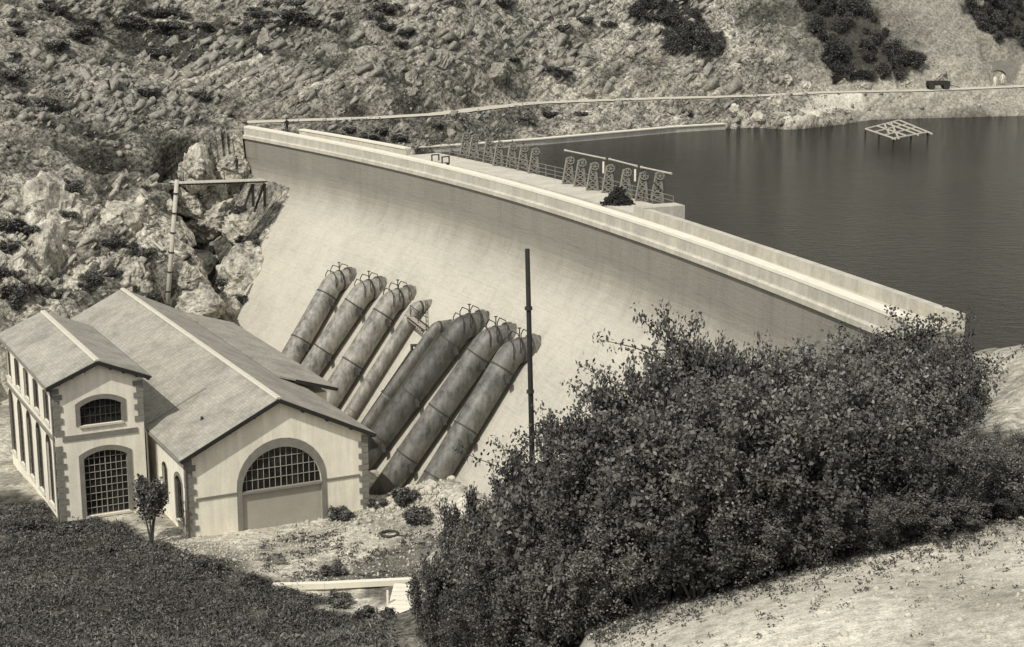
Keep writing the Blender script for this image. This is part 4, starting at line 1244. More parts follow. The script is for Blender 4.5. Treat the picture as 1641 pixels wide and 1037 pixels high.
BIG = [(352, 320, 3.0, 'large pale rock under the right end of the plank deck'), (388, 345, 2.3, 'pale rock against the dam below the plank deck'),
       (330, 395, 3.4, 'broad pale rock face right of the tall mast'), (388, 425, 2.7, 'pale smooth rock at the foot of the dam edge'),
       (365, 470, 2.8, 'pale rock above the back of the main roof'), (300, 470, 2.4, 'grey rock directly behind the mast foot'),
       (100, 315, 3.6, 'wide pale rock at the top left of the cliff'), (165, 330, 3.3, 'rounded pale rock high on the left cliff'),
       (215, 390, 3.0, 'rock ledge left of the slanting prop'), (60, 390, 3.2, 'grey rock at the left edge of the cliff'),
       (130, 420, 3.0, 'rock in the middle of the left cliff'), (215, 440, 2.6, 'rock just above the main roof ridge'),
       (30, 330, 2.8, 'pale rock at the upper left cliff edge'), (255, 345, 2.6, 'rock left of the mast top'), (410, 385, 1.8, 'small pale rock touching the dam face'),
       (302, 312, 2.0, 'rock right beneath the left end of the plank deck'), (340, 300, 1.8, 'rock carrying the middle of the plank deck'), (318, 345, 2.2, 'tall rock just right of the mast'), (310, 255, 2.2, 'grey rock above the plank deck left end'), (365, 250, 2.0, 'grey rock on the slope behind the deck'), (405, 455, 1.6, 'narrow rock at the toe of the dam edge'), (290, 420, 2.0, 'rock behind the lower half of the mast')]
for u, v, s, lb in BIG:
    p = ground_hit(u, v, 110)
    if p is not None: put_rock(p, s * 1.2, lb, 'large rocks of the left cliff')
for k in range(34):
    u = rnd.uniform(-20, 410); v = rnd.uniform(285, 500)
    p = ground_hit(u, v, 125)
    if p is not None: put_rock(p, rnd.uniform(.7, 1.7), 'pale angular rock among many on the left cliff', 'smaller rocks of the left cliff')
for k in range(60):
    u = rnd.uniform(-20, 1100); v = rnd.uniform(5, 175)
    p = ground_hit(u, v, 140)
    if p is not None: put_rock(p, rnd.uniform(.5, 1.5), 'grey rock outcrop on the steep hillside behind the dam', 'rock outcrops on the far hillside', rocksg, 'rock_outcrop')
for k in range(40):
    u = rnd.uniform(1170, 1260) if k < 16 else rnd.uniform(500, 1160); v = (rnd.uniform(158, 200) if k < 16 else rnd.uniform(178, 212))
    p = ground_hit(u, v, 140)
    if p is not None and p[2] > ZW + .2: put_rock(p, rnd.uniform(.35, .9) * (1.2 if k < 16 else 1), 'rough rock on the bank between road and lake', 'rocks on the lake bank', rocksg if k > 15 else rocks)
for u, v, s in ((1290, 128, 1.2), (1345, 126, .9), (1385, 135, 1.0), (1420, 138, 1.1), (1450, 128, 1.0), (1262, 120, 1.0), (1500, 118, .9), (1230, 95, 1.3)):
    p = ground_hit(u, v, 140)
    if p is not None: put_rock(p, s, 'pale rock fallen beside the far road below the woodland', 'rocks beside the far road')
for u, v, s, lb in ((1600, 600, 1.3, 'pale slab of rock beyond the right end of the dam'), (1632, 640, 1.0, 'pale rock at the right edge below the dam end'), (1590, 670, .8, 'flat rock among the right hand shrubs'), (1625, 585, .7, 'small rock by the water at the right edge'), (1615, 690, .9, 'split pale rock lowest at the right edge')):
    p = ground_hit(u, v, 40)
    if p is not None: put_rock(p, s, lb, 'rocks by the right abutment', rocks)
# rubble, joined
def scatter_mesh(name, pts, sizes, pool, mat, seed=1):
    rg = np.random.default_rng(seed); V = []; F = []; o = 0
    protos = []
    for m in pool:
        v = np.array([x.co[:] for x in m.vertices]); f = np.array([tuple(p.vertices) for p in m.polygons]); protos.append((v, f))
    for p, s in zip(pts, sizes):
        v, f = protos[rg.integers(len(protos))]
        a = rg.uniform(0, 6.28); c, sn = math.cos(a), math.sin(a)
        w = v * (s * rg.uniform(.6, 1.2, 3)); w = np.c_[w[:, 0] * c - w[:, 1] * sn, w[:, 0] * sn + w[:, 1] * c, w[:, 2]] + np.asarray(p)
        V.append(w); F.append(f + o); o += len(v)
    return mesh_np(name, np.concatenate(V), np.concatenate(F))
def mesh_np(name, V, F):
    m = bpy.data.meshes.new(name)
    k = F.shape[1]
    m.vertices.add(len(V)); m.vertices.foreach_set('co', np.ascontiguousarray(V, dtype=np.float32).ravel())
    m.loops.add(F.size); m.loops.foreach_set('vertex_index', np.ascontiguousarray(F, dtype=np.int32).ravel())
    m.polygons.add(len(F)); m.polygons.foreach_set('loop_start', np.arange(0, F.size, k, dtype=np.int32)); m.polygons.foreach_set('loop_total', np.full(len(F), k, dtype=np.int32))
    m.update(); m.validate()
    return m
IV1, IF1 = ico(1)
def tiny_rock(seed):
    rg = np.random.default_rng(seed); v = IV1 * rg.uniform(.6, 1.15, (len(IV1), 1)) * rg.uniform(.7, 1.1, 3)
    m = bpy.data.meshes.new('stone'); m.from_pydata(v.tolist(), [], IF1); m.update(); return m
tiny = [tiny_rock(s) for s in range(5)]
rg = np.random.default_rng(8)
pts = []; sz = []
for u0, u1, v0, v1, n, s0, s1 in ((590, 720, 785, 830, 420, .06, .3), (250, 620, 850, 930, 900, .03, .13), (480, 700, 820, 930, 900, .03, .16), (470, 640, 812, 850, 260, .06, .26), (250, 420, 868, 905, 500, .03, .15), (720, 790, 730, 800, 220, .08, .3), (590, 700, 800, 822, 160, .15, .4)):
    us = rg.uniform(u0, u1, n); vs_ = rg.uniform(v0, v1, n)
    Q = np.array([at_z(a, b, 0) for a, b in zip(us, vs_)])
    z, _ = ground(Q[:, 0], Q[:, 1])
    s = s0 * (s1 / s0) ** (rg.uniform(0, 1, n) ** 2)
    pts += [np.array([q[0], q[1], zz + ss * .2]) for q, zz, ss in zip(Q, z, s)]; sz += list(s)
o = link('rubble', scatter_mesh('rubble', pts, sz, tiny, M['rubble']), M['rubble']); tag(o, 'loose pale rubble strewn over the yard', None, None, 'stuff')
n = 1500
xx = rg.uniform(-3, 18, n); yy = rg.uniform(26, 43, n); zz, _i = ground(xx, yy)
s_ = .018 * (7 ** (rg.uniform(0, 1, n) ** 2))
o = link('pebbles', scatter_mesh('pebbles', np.c_[xx, yy, zz + s_ * .2], s_, tiny, M['rubble'], 5), M['rubble']); tag(o, 'loose stones on the added pale dirt bank in front of the thicket', None, None, 'stuff')
# loose stones over hillsides
n = 5200
hx = rg.uniform(-62, 92, n); hy = rg.uniform(142, 226, n); hz, hi = ground(hx, hy)
ok = (hz > ZW + .3) & (hi['road'] > 1.6) & ((hi['d'] < -5) | (hi['ang'] > A_L) | (hi['d'] > 12)) & (rg.uniform(0, 1, n) > hi['right'] * .85)
s = .12 * (6 ** (rg.uniform(0, 1, n) ** 2))
o = link('scree', scatter_mesh('scree', np.c_[hx, hy, hz + s * .15][ok], s[ok], tiny, M['rock_grey'], 3), M['rock_grey']); tag(o, 'loose stones scattered over the far hillside', None, None, 'stuff')

# tilted strata ledges, joined
IV2, IF2 = ico(2)
def slab_field(name, n, box, mat, seed, lng, label, keep):
    rg = np.random.default_rng(seed)
    xs = rg.uniform(box[0], box[1], n); ys = rg.uniform(box[2], box[3], n); zz, hi = ground(xs, ys)
    ok = keep(xs, ys, zz, hi, rg); xs, ys, zz = xs[ok], ys[ok], zz[ok]
    V = []; F = []; o = 0; f = np.array([(0, 2, 3, 1), (4, 5, 7, 6), (0, 1, 5, 4), (2, 6, 7, 3), (0, 4, 6, 2), (1, 3, 7, 5)])
    CB = np.array([(a, b, c) for c in (-1, 1) for b in (-1, 1) for a in (-1, 1)], float)
    for x, y, z in zip(xs, ys, zz):
        d = np.array([.72, .30, .62]) + rg.normal(size=3) * .16; d /= np.linalg.norm(d)
        up = np.array([-.35, -.62, .70]) + rg.normal(size=3) * .2; up -= d * (d @ up); up /= np.linalg.norm(up)
        e = np.cross(up, d)
        L = lng[0] * (lng[1] / lng[0]) ** (rg.uniform() ** 1.6)
        w = CB * rg.uniform(.45, 1.0, (8, 3)) * np.array([L, L * rg.uniform(.22, .6), L * rg.uniform(.12, .34)])
        V.append(w[:, :1] * d + w[:, 1:2] * e + w[:, 2:] * up + np.array([x, y, z])); F.append(f + o); o += len(w)
    return tag(link(name, mesh_np(name, np.concatenate(V), np.concatenate(F)), mat), label, None, None, 'stuff')
slab_field('strata', 15000, (-62, 45, 160, 226), M['rock_grey'], 3, (.22, 1.5), 'slanting ledges of broken grey rock on the steep hillside',
           lambda x, y, z, h, r: (z > 18.9) & (h['road'] > 2.2) & ((h['ang'] > A_L + .6) | (h['d'] < -6)) & (h['right'] < .3) & (fbm(x * .09, y * .09, 88, 3) + .1 * r.normal(size=len(x)) > .43))
slab_field('cliff_ledges', 3200, (-62, -18, 134, 168), M['rock'], 6, (.2, 1.3), 'fractured ledges of pale rock on the left cliff',
           lambda x, y, z, h, r: (z > 4) & (z < 15.5) & (h['cliff'] > .4) & ((h['d'] > 13) | (h['ang'] > A_L) | (h['ang'] > 40.2)) & (fbm(x * .16, y * .16, 86, 3) + .1 * r.normal(size=len(x)) > .45))
slab_field('bank_ledges', 2600, (-22, 36, 168, 216), M['rock_grey'], 4, (.15, .8), 'broken ledges of rock on the bank between road and lake',
           lambda x, y, z, h, r: (z > ZW + .5) & (z < 18.6) & (h['road'] > 1.9) & (h['d'] < -6))

# ------------------------------------------------------------------ foliage
def leaf_cloud(centers, dirs, size, rg, n_per, spread, up=.3, wid=.3, align=.5):
    """leaf quads (folded diamonds) around each centre"""
    n = len(centers) * n_per
    c = np.repeat(centers, n_per, 0) + rg.normal(size=(n, 3)) * spread
    d = np.repeat(dirs, n_per, 0) * align + rg.normal(size=(n, 3)); d /= np.linalg.norm(d, axis=1)[:, None]
    nn = rg.normal(size=(n, 3)) + np.array([0, 0, up * 2]); nn -= d * (nn * d).sum(1)[:, None]; nn /= np.linalg.norm(nn, axis=1)[:, None]
    s = np.cross(d, nn)
    L = size * rg.uniform(.6, 1.3, n)[:, None]
    V = np.stack([c - d * L * .5, c + s * L * wid + nn * L * .06, c + d * L * .5, c - s * L * wid + nn * L * .06], 1).reshape(-1, 3)
    F = np.arange(n * 4).reshape(-1, 4)
    return V, F
def make_shrub(seed, H, Rd, stems, leaf, n_per, twigs, tag_=None, spread=.13, mat=None, trunk_r=.07, low=.12, splay=0.0):
    """branching shrub: stems fan out, branches, twigs with leaf sprays"""
    rg = np.random.default_rng(seed)
    mb = MB(); tips = []; tdir = []
    for s in range(stems):
        a = 2 * PI * s / stems + rg.uniform(-.5, .5); out = rg.uniform(.15, 1.0) ** .7 * Rd
        hh = H * rg.uniform(.72, 1.0) * (1 - .38 * (out / Rd) ** 2)
        p0 = np.array([rg.normal() * .08, rg.normal() * .08, -.4]); p3 = np.array([math.cos(a) * out, math.sin(a) * out, hh])
        p1 = p0 + np.array([math.cos(a) * out * .25, math.sin(a) * out * .25, hh * .45]); p2 = p3 * .75 + p1 * .25 + rg.normal(size=3) * .12 * Rd
        cur = lambda t: (1 - t) ** 3 * p0 + 3 * (1 - t) ** 2 * t * p1 + 3 * (1 - t) * t * t * p2 + t ** 3 * p3
        mb.tube([cur(t) for t in np.linspace(0, 1, 7)], [trunk_r * (1 - .88 * t) for t in np.linspace(0, 1, 7)], 5)
        for k in range(twigs):
            t = rg.uniform(low, 1.0) ** .75
            b0 = cur(t); b1d = rg.normal(size=3) * np.array([1, 1, .55]) + np.array([math.cos(a) * .5, math.sin(a) * .5, .55])
            b1d /= np.linalg.norm(b1d); Lb = Rd * rg.uniform(.18, .5) * (1.15 - .55 * t)
            b1 = b0 + b1d * Lb
            mb.tube([b0, (b0 + b1) / 2 + rg.normal(size=3) * .05, b1], [trunk_r * .28, trunk_r * .2, trunk_r * .08], 4, cap=False)
            for q in range(4):
                w = rg.uniform(.35, 1.08)
                tips.append(b0 + b1d * Lb * w + rg.normal(size=3) * .09 * Rd * .6); tdir.append(b1d)
        for q in range(7):
            tips.append(cur(1 - .035 * q)); tdir.append(p3 - p2)
        for q in range(4):                  # upright leading sprays
            e = p3 + rg.normal(size=3) * np.array([.22 + splay, .22 + splay, .1]) * Rd * .5; e[2] = p3[2] + rg.uniform(.02, .14 - .08 * splay) * H
            mb.tube([cur(.86), (cur(.9) + e) / 2, e], [trunk_r * .25, trunk_r * .16, trunk_r * .06], 4, cap=False)
            for w in (.35, .55, .72, .86, .96): tips.append(cur(.88) * (1 - w) + e * w); tdir.append(e - p3 + np.array([0, 0, .01]))
    tips = np.array(tips); tdir = np.array(tdir); tdir /= np.linalg.norm(tdir, axis=1)[:, None]
    V, F = leaf_cloud(tips, tdir, leaf, rg, n_per, spread)
    root = thing('leafy_shrub', 'x', 'shrub')
    mb.build('stems', M['bark'], root)
    link('crown', mesh_np('crown', V, F), mat or M['leaf'], root)
    root['_h'] = H
    return root
protos = [make_shrub(100 + i, 5.0, 2.1, 12, (.105, .13, .16, .12, .145)[i], (20, 16, 12, 17, 14)[i], (12, 11, 13, 10, 12)[i], spread=.105) for i in range(5)]
loose = [make_shrub(150 + i, 5.0, 2.5, 10, .125, 15, 8, spread=.11, low=.3, splay=.5) for i in range(4)]
proto_used = [False] * len(protos); loose_used = [False] * len(loose)
def put_shrub(plist, used, i, p, sc, rz, label, group, name='leafy_shrub', cat='shrub'):
    if not used[i]:
        o = plist[i]; used[i] = True; o.location = tuple(map(float, p)); o.rotation_euler = (0, 0, rz); o.scale = sc; o['label'] = label
        if group: o['group'] = group
        if '_h' in o: del o['_h']
    else:
        o = dup(plist[i], p, rz, sc, label, group)
        if '_h' in o: del o['_h']
    o.name = name; o['category'] = cat
    return o
rnd = random.Random(77)
#  (u, v of top, distance, width factor)
TH = [(1130, 462, 46, .95, 'tallest shrub of the thicket, its top spray against the dam'), (1072, 515, 45, .9, 'shrub left of the tallest one in the thicket'), (1225, 476, 46, .9, 'shrub with a narrow upright spray right of the tallest'),
      (1022, 560, 44, .9, None), (957, 590, 46, .9, None), (902, 648, 48, .9, 'shrub with leafy arm reaching towards the black pole'), (1180, 520, 43, 1.1, None), (1290, 525, 44, 1.05, None), (1340, 545, 46, 1.0, None),
      (838, 735, 52, 1.0, 'shrub around the foot of the black pole'), (778, 722, 55, .8, 'shrub at the left end of the thicket before the penstock feet'), (770, 775, 55, .7, None), (712, 850, 56, .65, 'lowest shrub at the left end of the thicket above the footbridge'),
      (790, 830, 50, .9, None), (706, 882, 54, .75, None), (808, 800, 47, .9, None), (872, 765, 45, 1.0, None), (938, 700, 43, 1.05, None), (1000, 650, 42, 1.1, None), (1070, 620, 41.5, 1.1, None), (1140, 600, 41, 1.1, None),
      (1220, 600, 41, 1.1, None), (1290, 620, 41, 1.1, None), (1350, 630, 42, 1.1, None), (1430, 640, 42, 1.1, None), (1500, 660, 42, 1.1, None), (1565, 700, 43, 1.0, None), (1615, 720, 43, 1.0, 'shrub at the right edge of the thicket'),
      (880, 850, 42.5, 1.1, None), (800, 880, 44, 1.0, None), (950, 820, 41.5, 1.1, None), (1030, 790, 41, 1.1, None), (1120, 760, 40.5, 1.1, None), (1210, 750, 40.3, 1.1, None), (1300, 760, 40.3, 1.1, None), (1390, 750, 40.5, 1.1, None), (1470, 760, 41, 1.1, None), (1550, 790, 41.5, 1.0, None), (1620, 800, 42, 1.0, None),
      (752, 930, 50, .8, 'small shrub leaning towards the footbridge'), (1440, 476, 56, 1.1, 'dark shrub standing before the right end of the dam'), (1500, 500, 57, .9, 'smaller shrub right of the one before the dam end'), (1385, 520, 54, .9, None), (1540, 560, 54, .8, None), (1440, 560, 50, 1.2, None), (1350, 600, 48, 1.1, None), (1100, 480, 47, .5, 'thin upright shrub just left of the tallest spray'), (1165, 495, 47, .5, 'thin upright shrub just right of the tallest spray'), (985, 590, 46, .5, None), (1305, 500, 47, .5, None), (1590, 660, 45, .7, None), (1635, 690, 45, .8, None), (690, 905, 58, .6, None)]
for k, (u, v, y, wf, lb) in enumerate(TH):
    tp = at_y(u, v, y); g = gz(tp[0], tp[1]); h = max(.9, tp[2] - g)
    s = h / 5.0 * .92
    wxy = max(.42, min(1.05, .30 + .62 * s)) * wf
    sky_ = k < 9 or (40 <= k and v < 540)
    pl, pu, ix = (loose, loose_used, k % 4) if sky_ else (protos, proto_used, k % 5)
    if sky_: wxy *= 1.0
    put_shrub(pl, pu, ix, (tp[0], tp[1], g), (wxy, wxy, s), rnd.uniform(0, 6.28), lb or 'dense dark leafy shrub inside the foreground thicket', 'shrubs of the foreground thicket')

# sapling before the power house
sap = make_shrub(300, 4.0, .95, 5, .19, 8, 10, spread=.12, low=.35)
p = at_z(243, 868, .2)
p = np.array([p[0], p[1], gz(p[0], p[1])])
put_shrub([sap], [False], 0, p, (1.25, 1.25, 1.3), 1.0, 'slender young tree standing before the power house side windows', None, 'young_tree', 'tree')

# low clumps
lows = [make_shrub(400 + i, 1.2, 1.0, 9, .2, 7, 7, spread=.12, mat=M['leaf'], trunk_r=.04) for i in range(3)]
lused = [False] * 3
LOW = [(648, 818, 1.0, 'low dark bush on the rubble bank near the penstock feet'), (545, 828, .8, 'low bush at the foot of the gable wall by its right quoins'), (605, 815, .7, 'small bush at the corner of the gable wall'),
       (670, 840, 1.0, 'low bush at the edge of the thicket above the hoop'), (535, 915, .7, 'small bush in the middle of the yard')]
for k, (u, v, s, lb) in enumerate(LOW):
    p = at_z(u, v, 0); put_shrub(lows, lused, k % 3, (p[0], p[1], gz(p[0], p[1]) - .1), (s, s, s * .8), k * 1.3, lb, None, 'low_bush', 'bush')
EDGE = [(262, 868, .6, 'low bush at the upper end of the grass edge'), (330, 900, .8, 'low bush on the grass edge before the gable'), (352, 905, .6, 'small bush beside the one on the grass edge'), (405, 925, .7, 'low bush on the grass edge by the kerb wall end'),
        (545, 955, .8, 'low bush on the grass edge left of the footbridge'), (600, 985, .9, 'low bush on the grass edge nearest the footbridge'), (110, 842, .8, 'low bush under the corner of the wing'), (40, 835, .9, 'low bush at the left edge of the grass'),
        (470, 960, .8, 'low bush in the middle of the grass edge'), (170, 872, .7, 'low bush under the wing gable')]
for k, (u, v, s, lb) in enumerate(EDGE):
    p = ground_hit(u, v + 14, 50)
    if p is not None: put_shrub(lows, lused, k % 3, (p[0], p[1], p[2] - .15), (s, s, s * .75), k * 1.7, lb, None, 'low_bush', 'bush')
# bushes growing on the cliff and the far hillside
for k in range(34):
    u, v = rnd.uniform(-10, 400), rnd.uniform(290, 510)
    p = ground_hit(u, v, 125)
    if p is None: continue
    s = rnd.uniform(.6, 1.4)
    put_shrub(lows, lused, k % 3, p, (s, s, s * .7), rnd.uniform(0, 6), 'dark bush growing in a crevice of the left cliff', 'bushes on the left cliff', 'cliff_bush', 'bush')
for k in range(64):
    u, v = rnd.uniform(-10, 1120), rnd.choice([rnd.uniform(5, 60), rnd.uniform(10, 170)])
    if k >= 40: u = rnd.uniform(80, 480); v = 60 - (u - 80) * .06 + rnd.uniform(-22, 22)
    p = ground_hit(u, v, 140)
    if p is None: continue
    s = rnd.uniform(.6, 1.4)
    put_shrub(lows, lused, k % 3, p, (s * 1.3, s, s * .6), rnd.uniform(0, 6), 'dark bush among the rocks of the far hillside', 'bushes on the far hillside', 'hill_bush', 'bush')
for u, v, s in ((540, 222, 1.0), (590, 226, 1.2), (640, 228, 1.0), (610, 215, .9), (560, 212, .8), (700, 205, .8), (840, 195, 1.0), (880, 190, 1.1), (930, 188, .9), (1100, 185, .8)):
    p = ground_hit(u, v, 140)
    if p is not None: put_shrub(lows, lused, 0, p, (s, s, s * .6), u, 'low dark bush on the bank between dam and road', 'bushes on the lake bank', 'bank_bush', 'bush')

# woodland trees, far right
def make_tree(seed, H, Rd):
    rg = np.random.default_rng(seed); root = thing('woodland_tree', 'x', 'tree')
    mb = MB(); mb.tube([(0, 0, -.5), (.05, 0, H * .4), (.0, .05, H * .85)], [.14, .1, .03], 6)
    for k in range(7):
        a = k * 2.4; z = H * (.3 + .08 * k); mb.tube([(0, 0, z), (math.cos(a) * Rd * .6, math.sin(a) * Rd * .6, z + Rd * .35)], [.05, .015], 4)
    mb.build('trunk', M['bark'], root)
    cs = []
    for k in range(90):
        d = rg.normal(size=3); d /= np.linalg.norm(d); r = rg.uniform(.45, 1.0)
        q = d * r * np.array([Rd, Rd, H * .42]) * rg.uniform(.6, 1.3); q[2] += H * .58
        cs.append(q)
    cs = np.array(cs); V, F = leaf_cloud(cs, cs - np.array([0, 0, H * .4]), .28, rg, 18, .2)
    link('crown', mesh_np('crown', V, F), M['leaf_far'], root)
    return root
wt = [make_tree(500 + i, 3.4, 1.25) for i in range(3)]; wused = [False] * 3
cnt = 0
def in_wood(u, v):
    if 1000 < u < 1150 and v < 95: return abs(u - (1045 + v * .75)) < 62 - v * .3
    if 1270 < u < 1480 and v < 135: return (1278 + v * .42) < u < (1375 + v * .78)
    if u > 1540 and v < 85: return u > 1545 + v * .55
    return False
tries = 0
while cnt < 240 and tries < 9000:
    tries += 1
    u, v = rnd.uniform(1000, 1700), rnd.uniform(-40, 140)
    if not in_wood(u, max(v, 0)): continue
    p = ground_hit(u, v, 180)
    if p is None: continue
    s = rnd.uniform(.38, .85)
    zone = 'left' if u < 1200 else ('middle' if u < 1500 else 'right')
    put_shrub(wt, wused, cnt % 3, (p[0], p[1], p[2] - .3), (s, s, s * rnd.uniform(.8, 1.2)), rnd.uniform(0, 6),
              {'left': 'dark tree in the wooded gully right of the rocky spur', 'middle': 'dark tree in the diagonal band of woodland above the lake', 'right': 'dark tree in the wood above the tunnel mouth'}[zone],
              {'left': 'trees of the wooded gully', 'middle': 'trees of the diagonal wood', 'right': 'trees above the tunnel'}[zone], 'woodland_tree', 'tree')
    cnt += 1
for u, v, s, lb in ((1335, 108, 1.1, 'round dark tree standing apart above the far road'), (1470, 112, .8, 'lowest tree at the right tip of the diagonal wood')):
    p = ground_hit(u, v, 180)
    if p is not None: put_shrub(wt, wused, 0, p, (s, s, s), 1, lb, None, 'woodland_tree', 'tree')

# scrub over the hillsides (uncountable) ---------------------------------
def clump_field(name, xs, ys, size_r, n_leaf, leaf, mat, label, seed, flat=.6, wid=.3, align=.5):
    rg = np.random.default_rng(seed)
    z, _ = ground(xs, ys)
    r = rg.uniform(*size_r, len(xs))
    c = np.c_[xs, ys, z]
    cc = np.repeat(c, n_leaf, 0); rr = np.repeat(r, n_leaf)
    off = rg.normal(size=(len(cc), 3)) * .5; off[:, 2] = np.abs(off[:, 2]) * flat
    P = cc + off * rr[:, None]
    d = rg.normal(size=P.shape) + np.array([0, 0, .8]); d /= np.linalg.norm(d, axis=1)[:, None]
    V, F = leaf_cloud(P, d, leaf, rg, 1, .02, .3, wid, align)
    o = link(name, mesh_np(name, V, F), mat)
    return tag(o, label, None, None, 'stuff')
n = 22000
hx = rg.uniform(-62, 92, n); hy = rg.uniform(140, 232, n); hz, hi = ground(hx, hy)
dens = smooth(.50, .40, fbm(hx * .11, hy * .11, 61, 5)) * .75 + .2 + .25 * smooth(.1, -.2, hi['rid'])
ok = (hz > ZW + .4) & (hi['road'] > 1.7) & (hi['right'] < rg.uniform(.2, 1.2, n)) & ((hi['d'] < -5) | (hi['ang'] > A_L) | (hi['d'] > 13)) & (rg.uniform(0, 1, n) < dens * (1 - .45 * hi['cliff']))
clump_field('hillside_scrub', hx[ok], hy[ok], (.2, .75), 9, .24, M['scrub'], 'low scrub and heather covering the far hillside', 5)
# dark grass slope in the left foreground
n = 30000
hx = rg.uniform(-36, -2, n); hy = rg.uniform(58, 106, n)
ge = hy - (92.2 - .92 * (hx + 14.9)) + 4.0 * (fbm(hx * .55, hy * .55, 5, 4) - .5)
be, bn = bloc(hx, hy)
hz_n = fbm(hx * .5, hy * .5, 33, 4) + .08 * rg.normal(size=n)
ok = (ge < -.75) & (hz_n > .36) & (hx < -6.3 - (hy - 80) * .08) & ~((be > -.9) & (be < 13) & (bn > -.4)) & ~((be > -7) & (be < 0) & (bn > 6.3))
pn = fbm(hx * .16, hy * .16, 19, 4) + .12 * rg.normal(size=n)
okd = ok & (pn < .52); okp = ok & (pn >= .52)
clump_field('pale_grass', hx[okp], hy[okp], (.2, .45), 12, .26, M['grass_pale'], 'paler rough grass in patches on the near left slope', 16, .5, .13, 2.2)
ok = okd
clump_field('grass', hx[ok], hy[ok], (.2, .5), 12, .22, M['grass'], 'dark rough grass and weeds on the near left slope', 6, .6, .17, 1.4)
# weeds in the yard
n = 900
us = rg.uniform(420, 700, n); vs_ = rg.uniform(850, 935, n); Q = np.array([at_z(a, b, 0) for a, b in zip(us, vs_)])
ok = fbm(Q[:, 0] * .5, Q[:, 1] * .5, 91, 4) > .47
clump_field('weeds', Q[ok, 0], Q[ok, 1], (.12, .4), 10, .14, M['scrub'], 'patchy weeds growing over the rubble of the yard', 7, .35)
# undergrowth below the thicket
n = 2600
hx = rg.uniform(-2.2, 20, n); hy = rg.uniform(40, 75, n)
pe = 41.0 + .10 * (hx - 5) + 9 * smooth(2.0, -3.0, hx)
ok = (hy > pe + .2) & (hx < 9 + (hy - 40) * .2)
clump_field('undergrowth', hx[ok], hy[ok], (.4, .8), 14, .17, M['leaf'], 'dark undergrowth beneath the foreground thicket', 9, 1.0)

n = 1300
hx = rg.uniform(-2, 18, n); hy = rg.uniform(27, 42.5, n)
ok = rg.uniform(0, 1, n) < smooth(30, 42, hy) * .8 + .1
clump_field('dry_tufts', hx[ok], hy[ok], (.05, .2), 12, .07, M['grass_pale'], 'sparse dry tufts on the added pale dirt bank', 10, .8)

n = 16000
hx = rg.uniform(-3, 19, n); hy = rg.uniform(27, 45, n); pe = 41.2 + .10 * (hx - 5) + 9 * smooth(2.0, -3.0, hx)  # clumps thin out gradually to soften the invented bank's pale fade
ok = rg.uniform(0, 1, n) < smooth(-7, .8, hy - pe + 3.0 * (fbm(hx * .5, hy * .5, 14, 4) - .5)) ** 2.2
clump_field('weeds_fringe', hx[ok], hy[ok], (.08, .26), 11, .09, M['grass'], 'weeds thinning out from the thicket over the added pale bank', 12, .8, .2, 1.0)

# ------------------------------------------------------------------ yard details
# low white wall
kl = [at_z(u, v, .1) for u, v in ((436, 940), (520, 938), (600, 934), (660, 931), (702, 927), (740, 921))]
t = thing('low_wall', 'low whitewashed kerb wall crossing the yard above the footbridge', 'wall', kl[0])
for a, b in zip(kl[:-1], kl[1:]):
    mb = MB(); mb.bar(Vector(a - kl[0]), Vector(b - kl[0]), .4, .34); mb.build('wall_length', M['whitewash'], t)
# footbridge
f0 = at_z(650, 936, .25); f1 = at_z(637, 992, .15)
t = thing('footbridge', 'small white plank footbridge below the low kerb wall', 'bridge', f0)
fv = Vector(f1 - f0); ang = math.atan2(fv.y, fv.x)
nP = 8; pmb = MB(); pmb.box((0, 0, 0), (fv.length / nP - .05, 1.35, .1)); pme = pmb.mesh('plank')
side = Vector((-math.sin(ang), math.cos(ang), 0))
for k in range(nP):
    o = link('plank', pme, M['whitewash'], t, fv * ((k + .5) / nP)); o.rotation_euler = (0, 0, ang)
for s in (-1, 1):
    mb = MB(); mb.bar(side * s * .6 + Vector((0, 0, -.14)), fv + side * s * .6 + Vector((0, 0, -.14)), .14, .18); mb.build('joist', M['timber_dark'], t)
for s, f in ((1, .55), (1, .85), (1, 1.15), (-1, .6)):
    mb = MB(); q = fv * f + side * s * .75; mb.bar(q + Vector((0, 0, -.3)), q + Vector((0, 0, .85)), .11); mb.build('rail_post', M['whitewash'], t)
for f in (.6, .9):
    mb = MB(); q = fv * f + side * .7; mb.bar(q + Vector((0, 0, .05)), q + side * 1.1 + Vector((0, 0, .05)), .12, .12); mb.build('cross_timber', M['whitewash'], t)
mb = MB(); q = fv * .92 - side * .7; mb.bar(q, q - side * .8, .12, .12); mb.build('cross_timber', M['whitewash'], t)
mb = MB(); mb.bar(fv * .45 + side * .75 + Vector((0, 0, .75)), fv * 1.2 + side * .75 + Vector((0, 0, .75)), .1); mb.build('handrail', M['whitewash'], t)
# hoop
p = at_z(624, 850, .15)
t = thing('iron_hoop', 'dark iron hoop lying flat in the yard by the thicket', 'hoop', (p[0], p[1], gz(p[0], p[1]) + .12))
mb = MB(); mb.tube([(.55 * math.cos(a), .55 * math.sin(a), 0) for a in np.linspace(0, 2 * PI, 25)], .09, 8, cap=False); mb.build('ring', M['iron'], t)
mb = MB(); mb.bar((.5, -.3, 0), (1.15, -.5, .02), .1, .06); mb.build('bolt_plate', M['iron'], t)
# planks lying by the door
p = at_z(520, 850, .1)
t = thing('plank_pile', 'few loose boards lying at the foot of the bricked arch', 'boards', (p[0], p[1], gz(p[0], p[1]) + .06), .5)
for k in range(4):
    mb = MB(); mb.box((0, k * .16 - .2, .05 * (k % 2)), (2.2 - .2 * k, .14, .05), Matrix.Rotation(.08 * k, 3, 'Z')); mb.build('board', M['timber'], t)

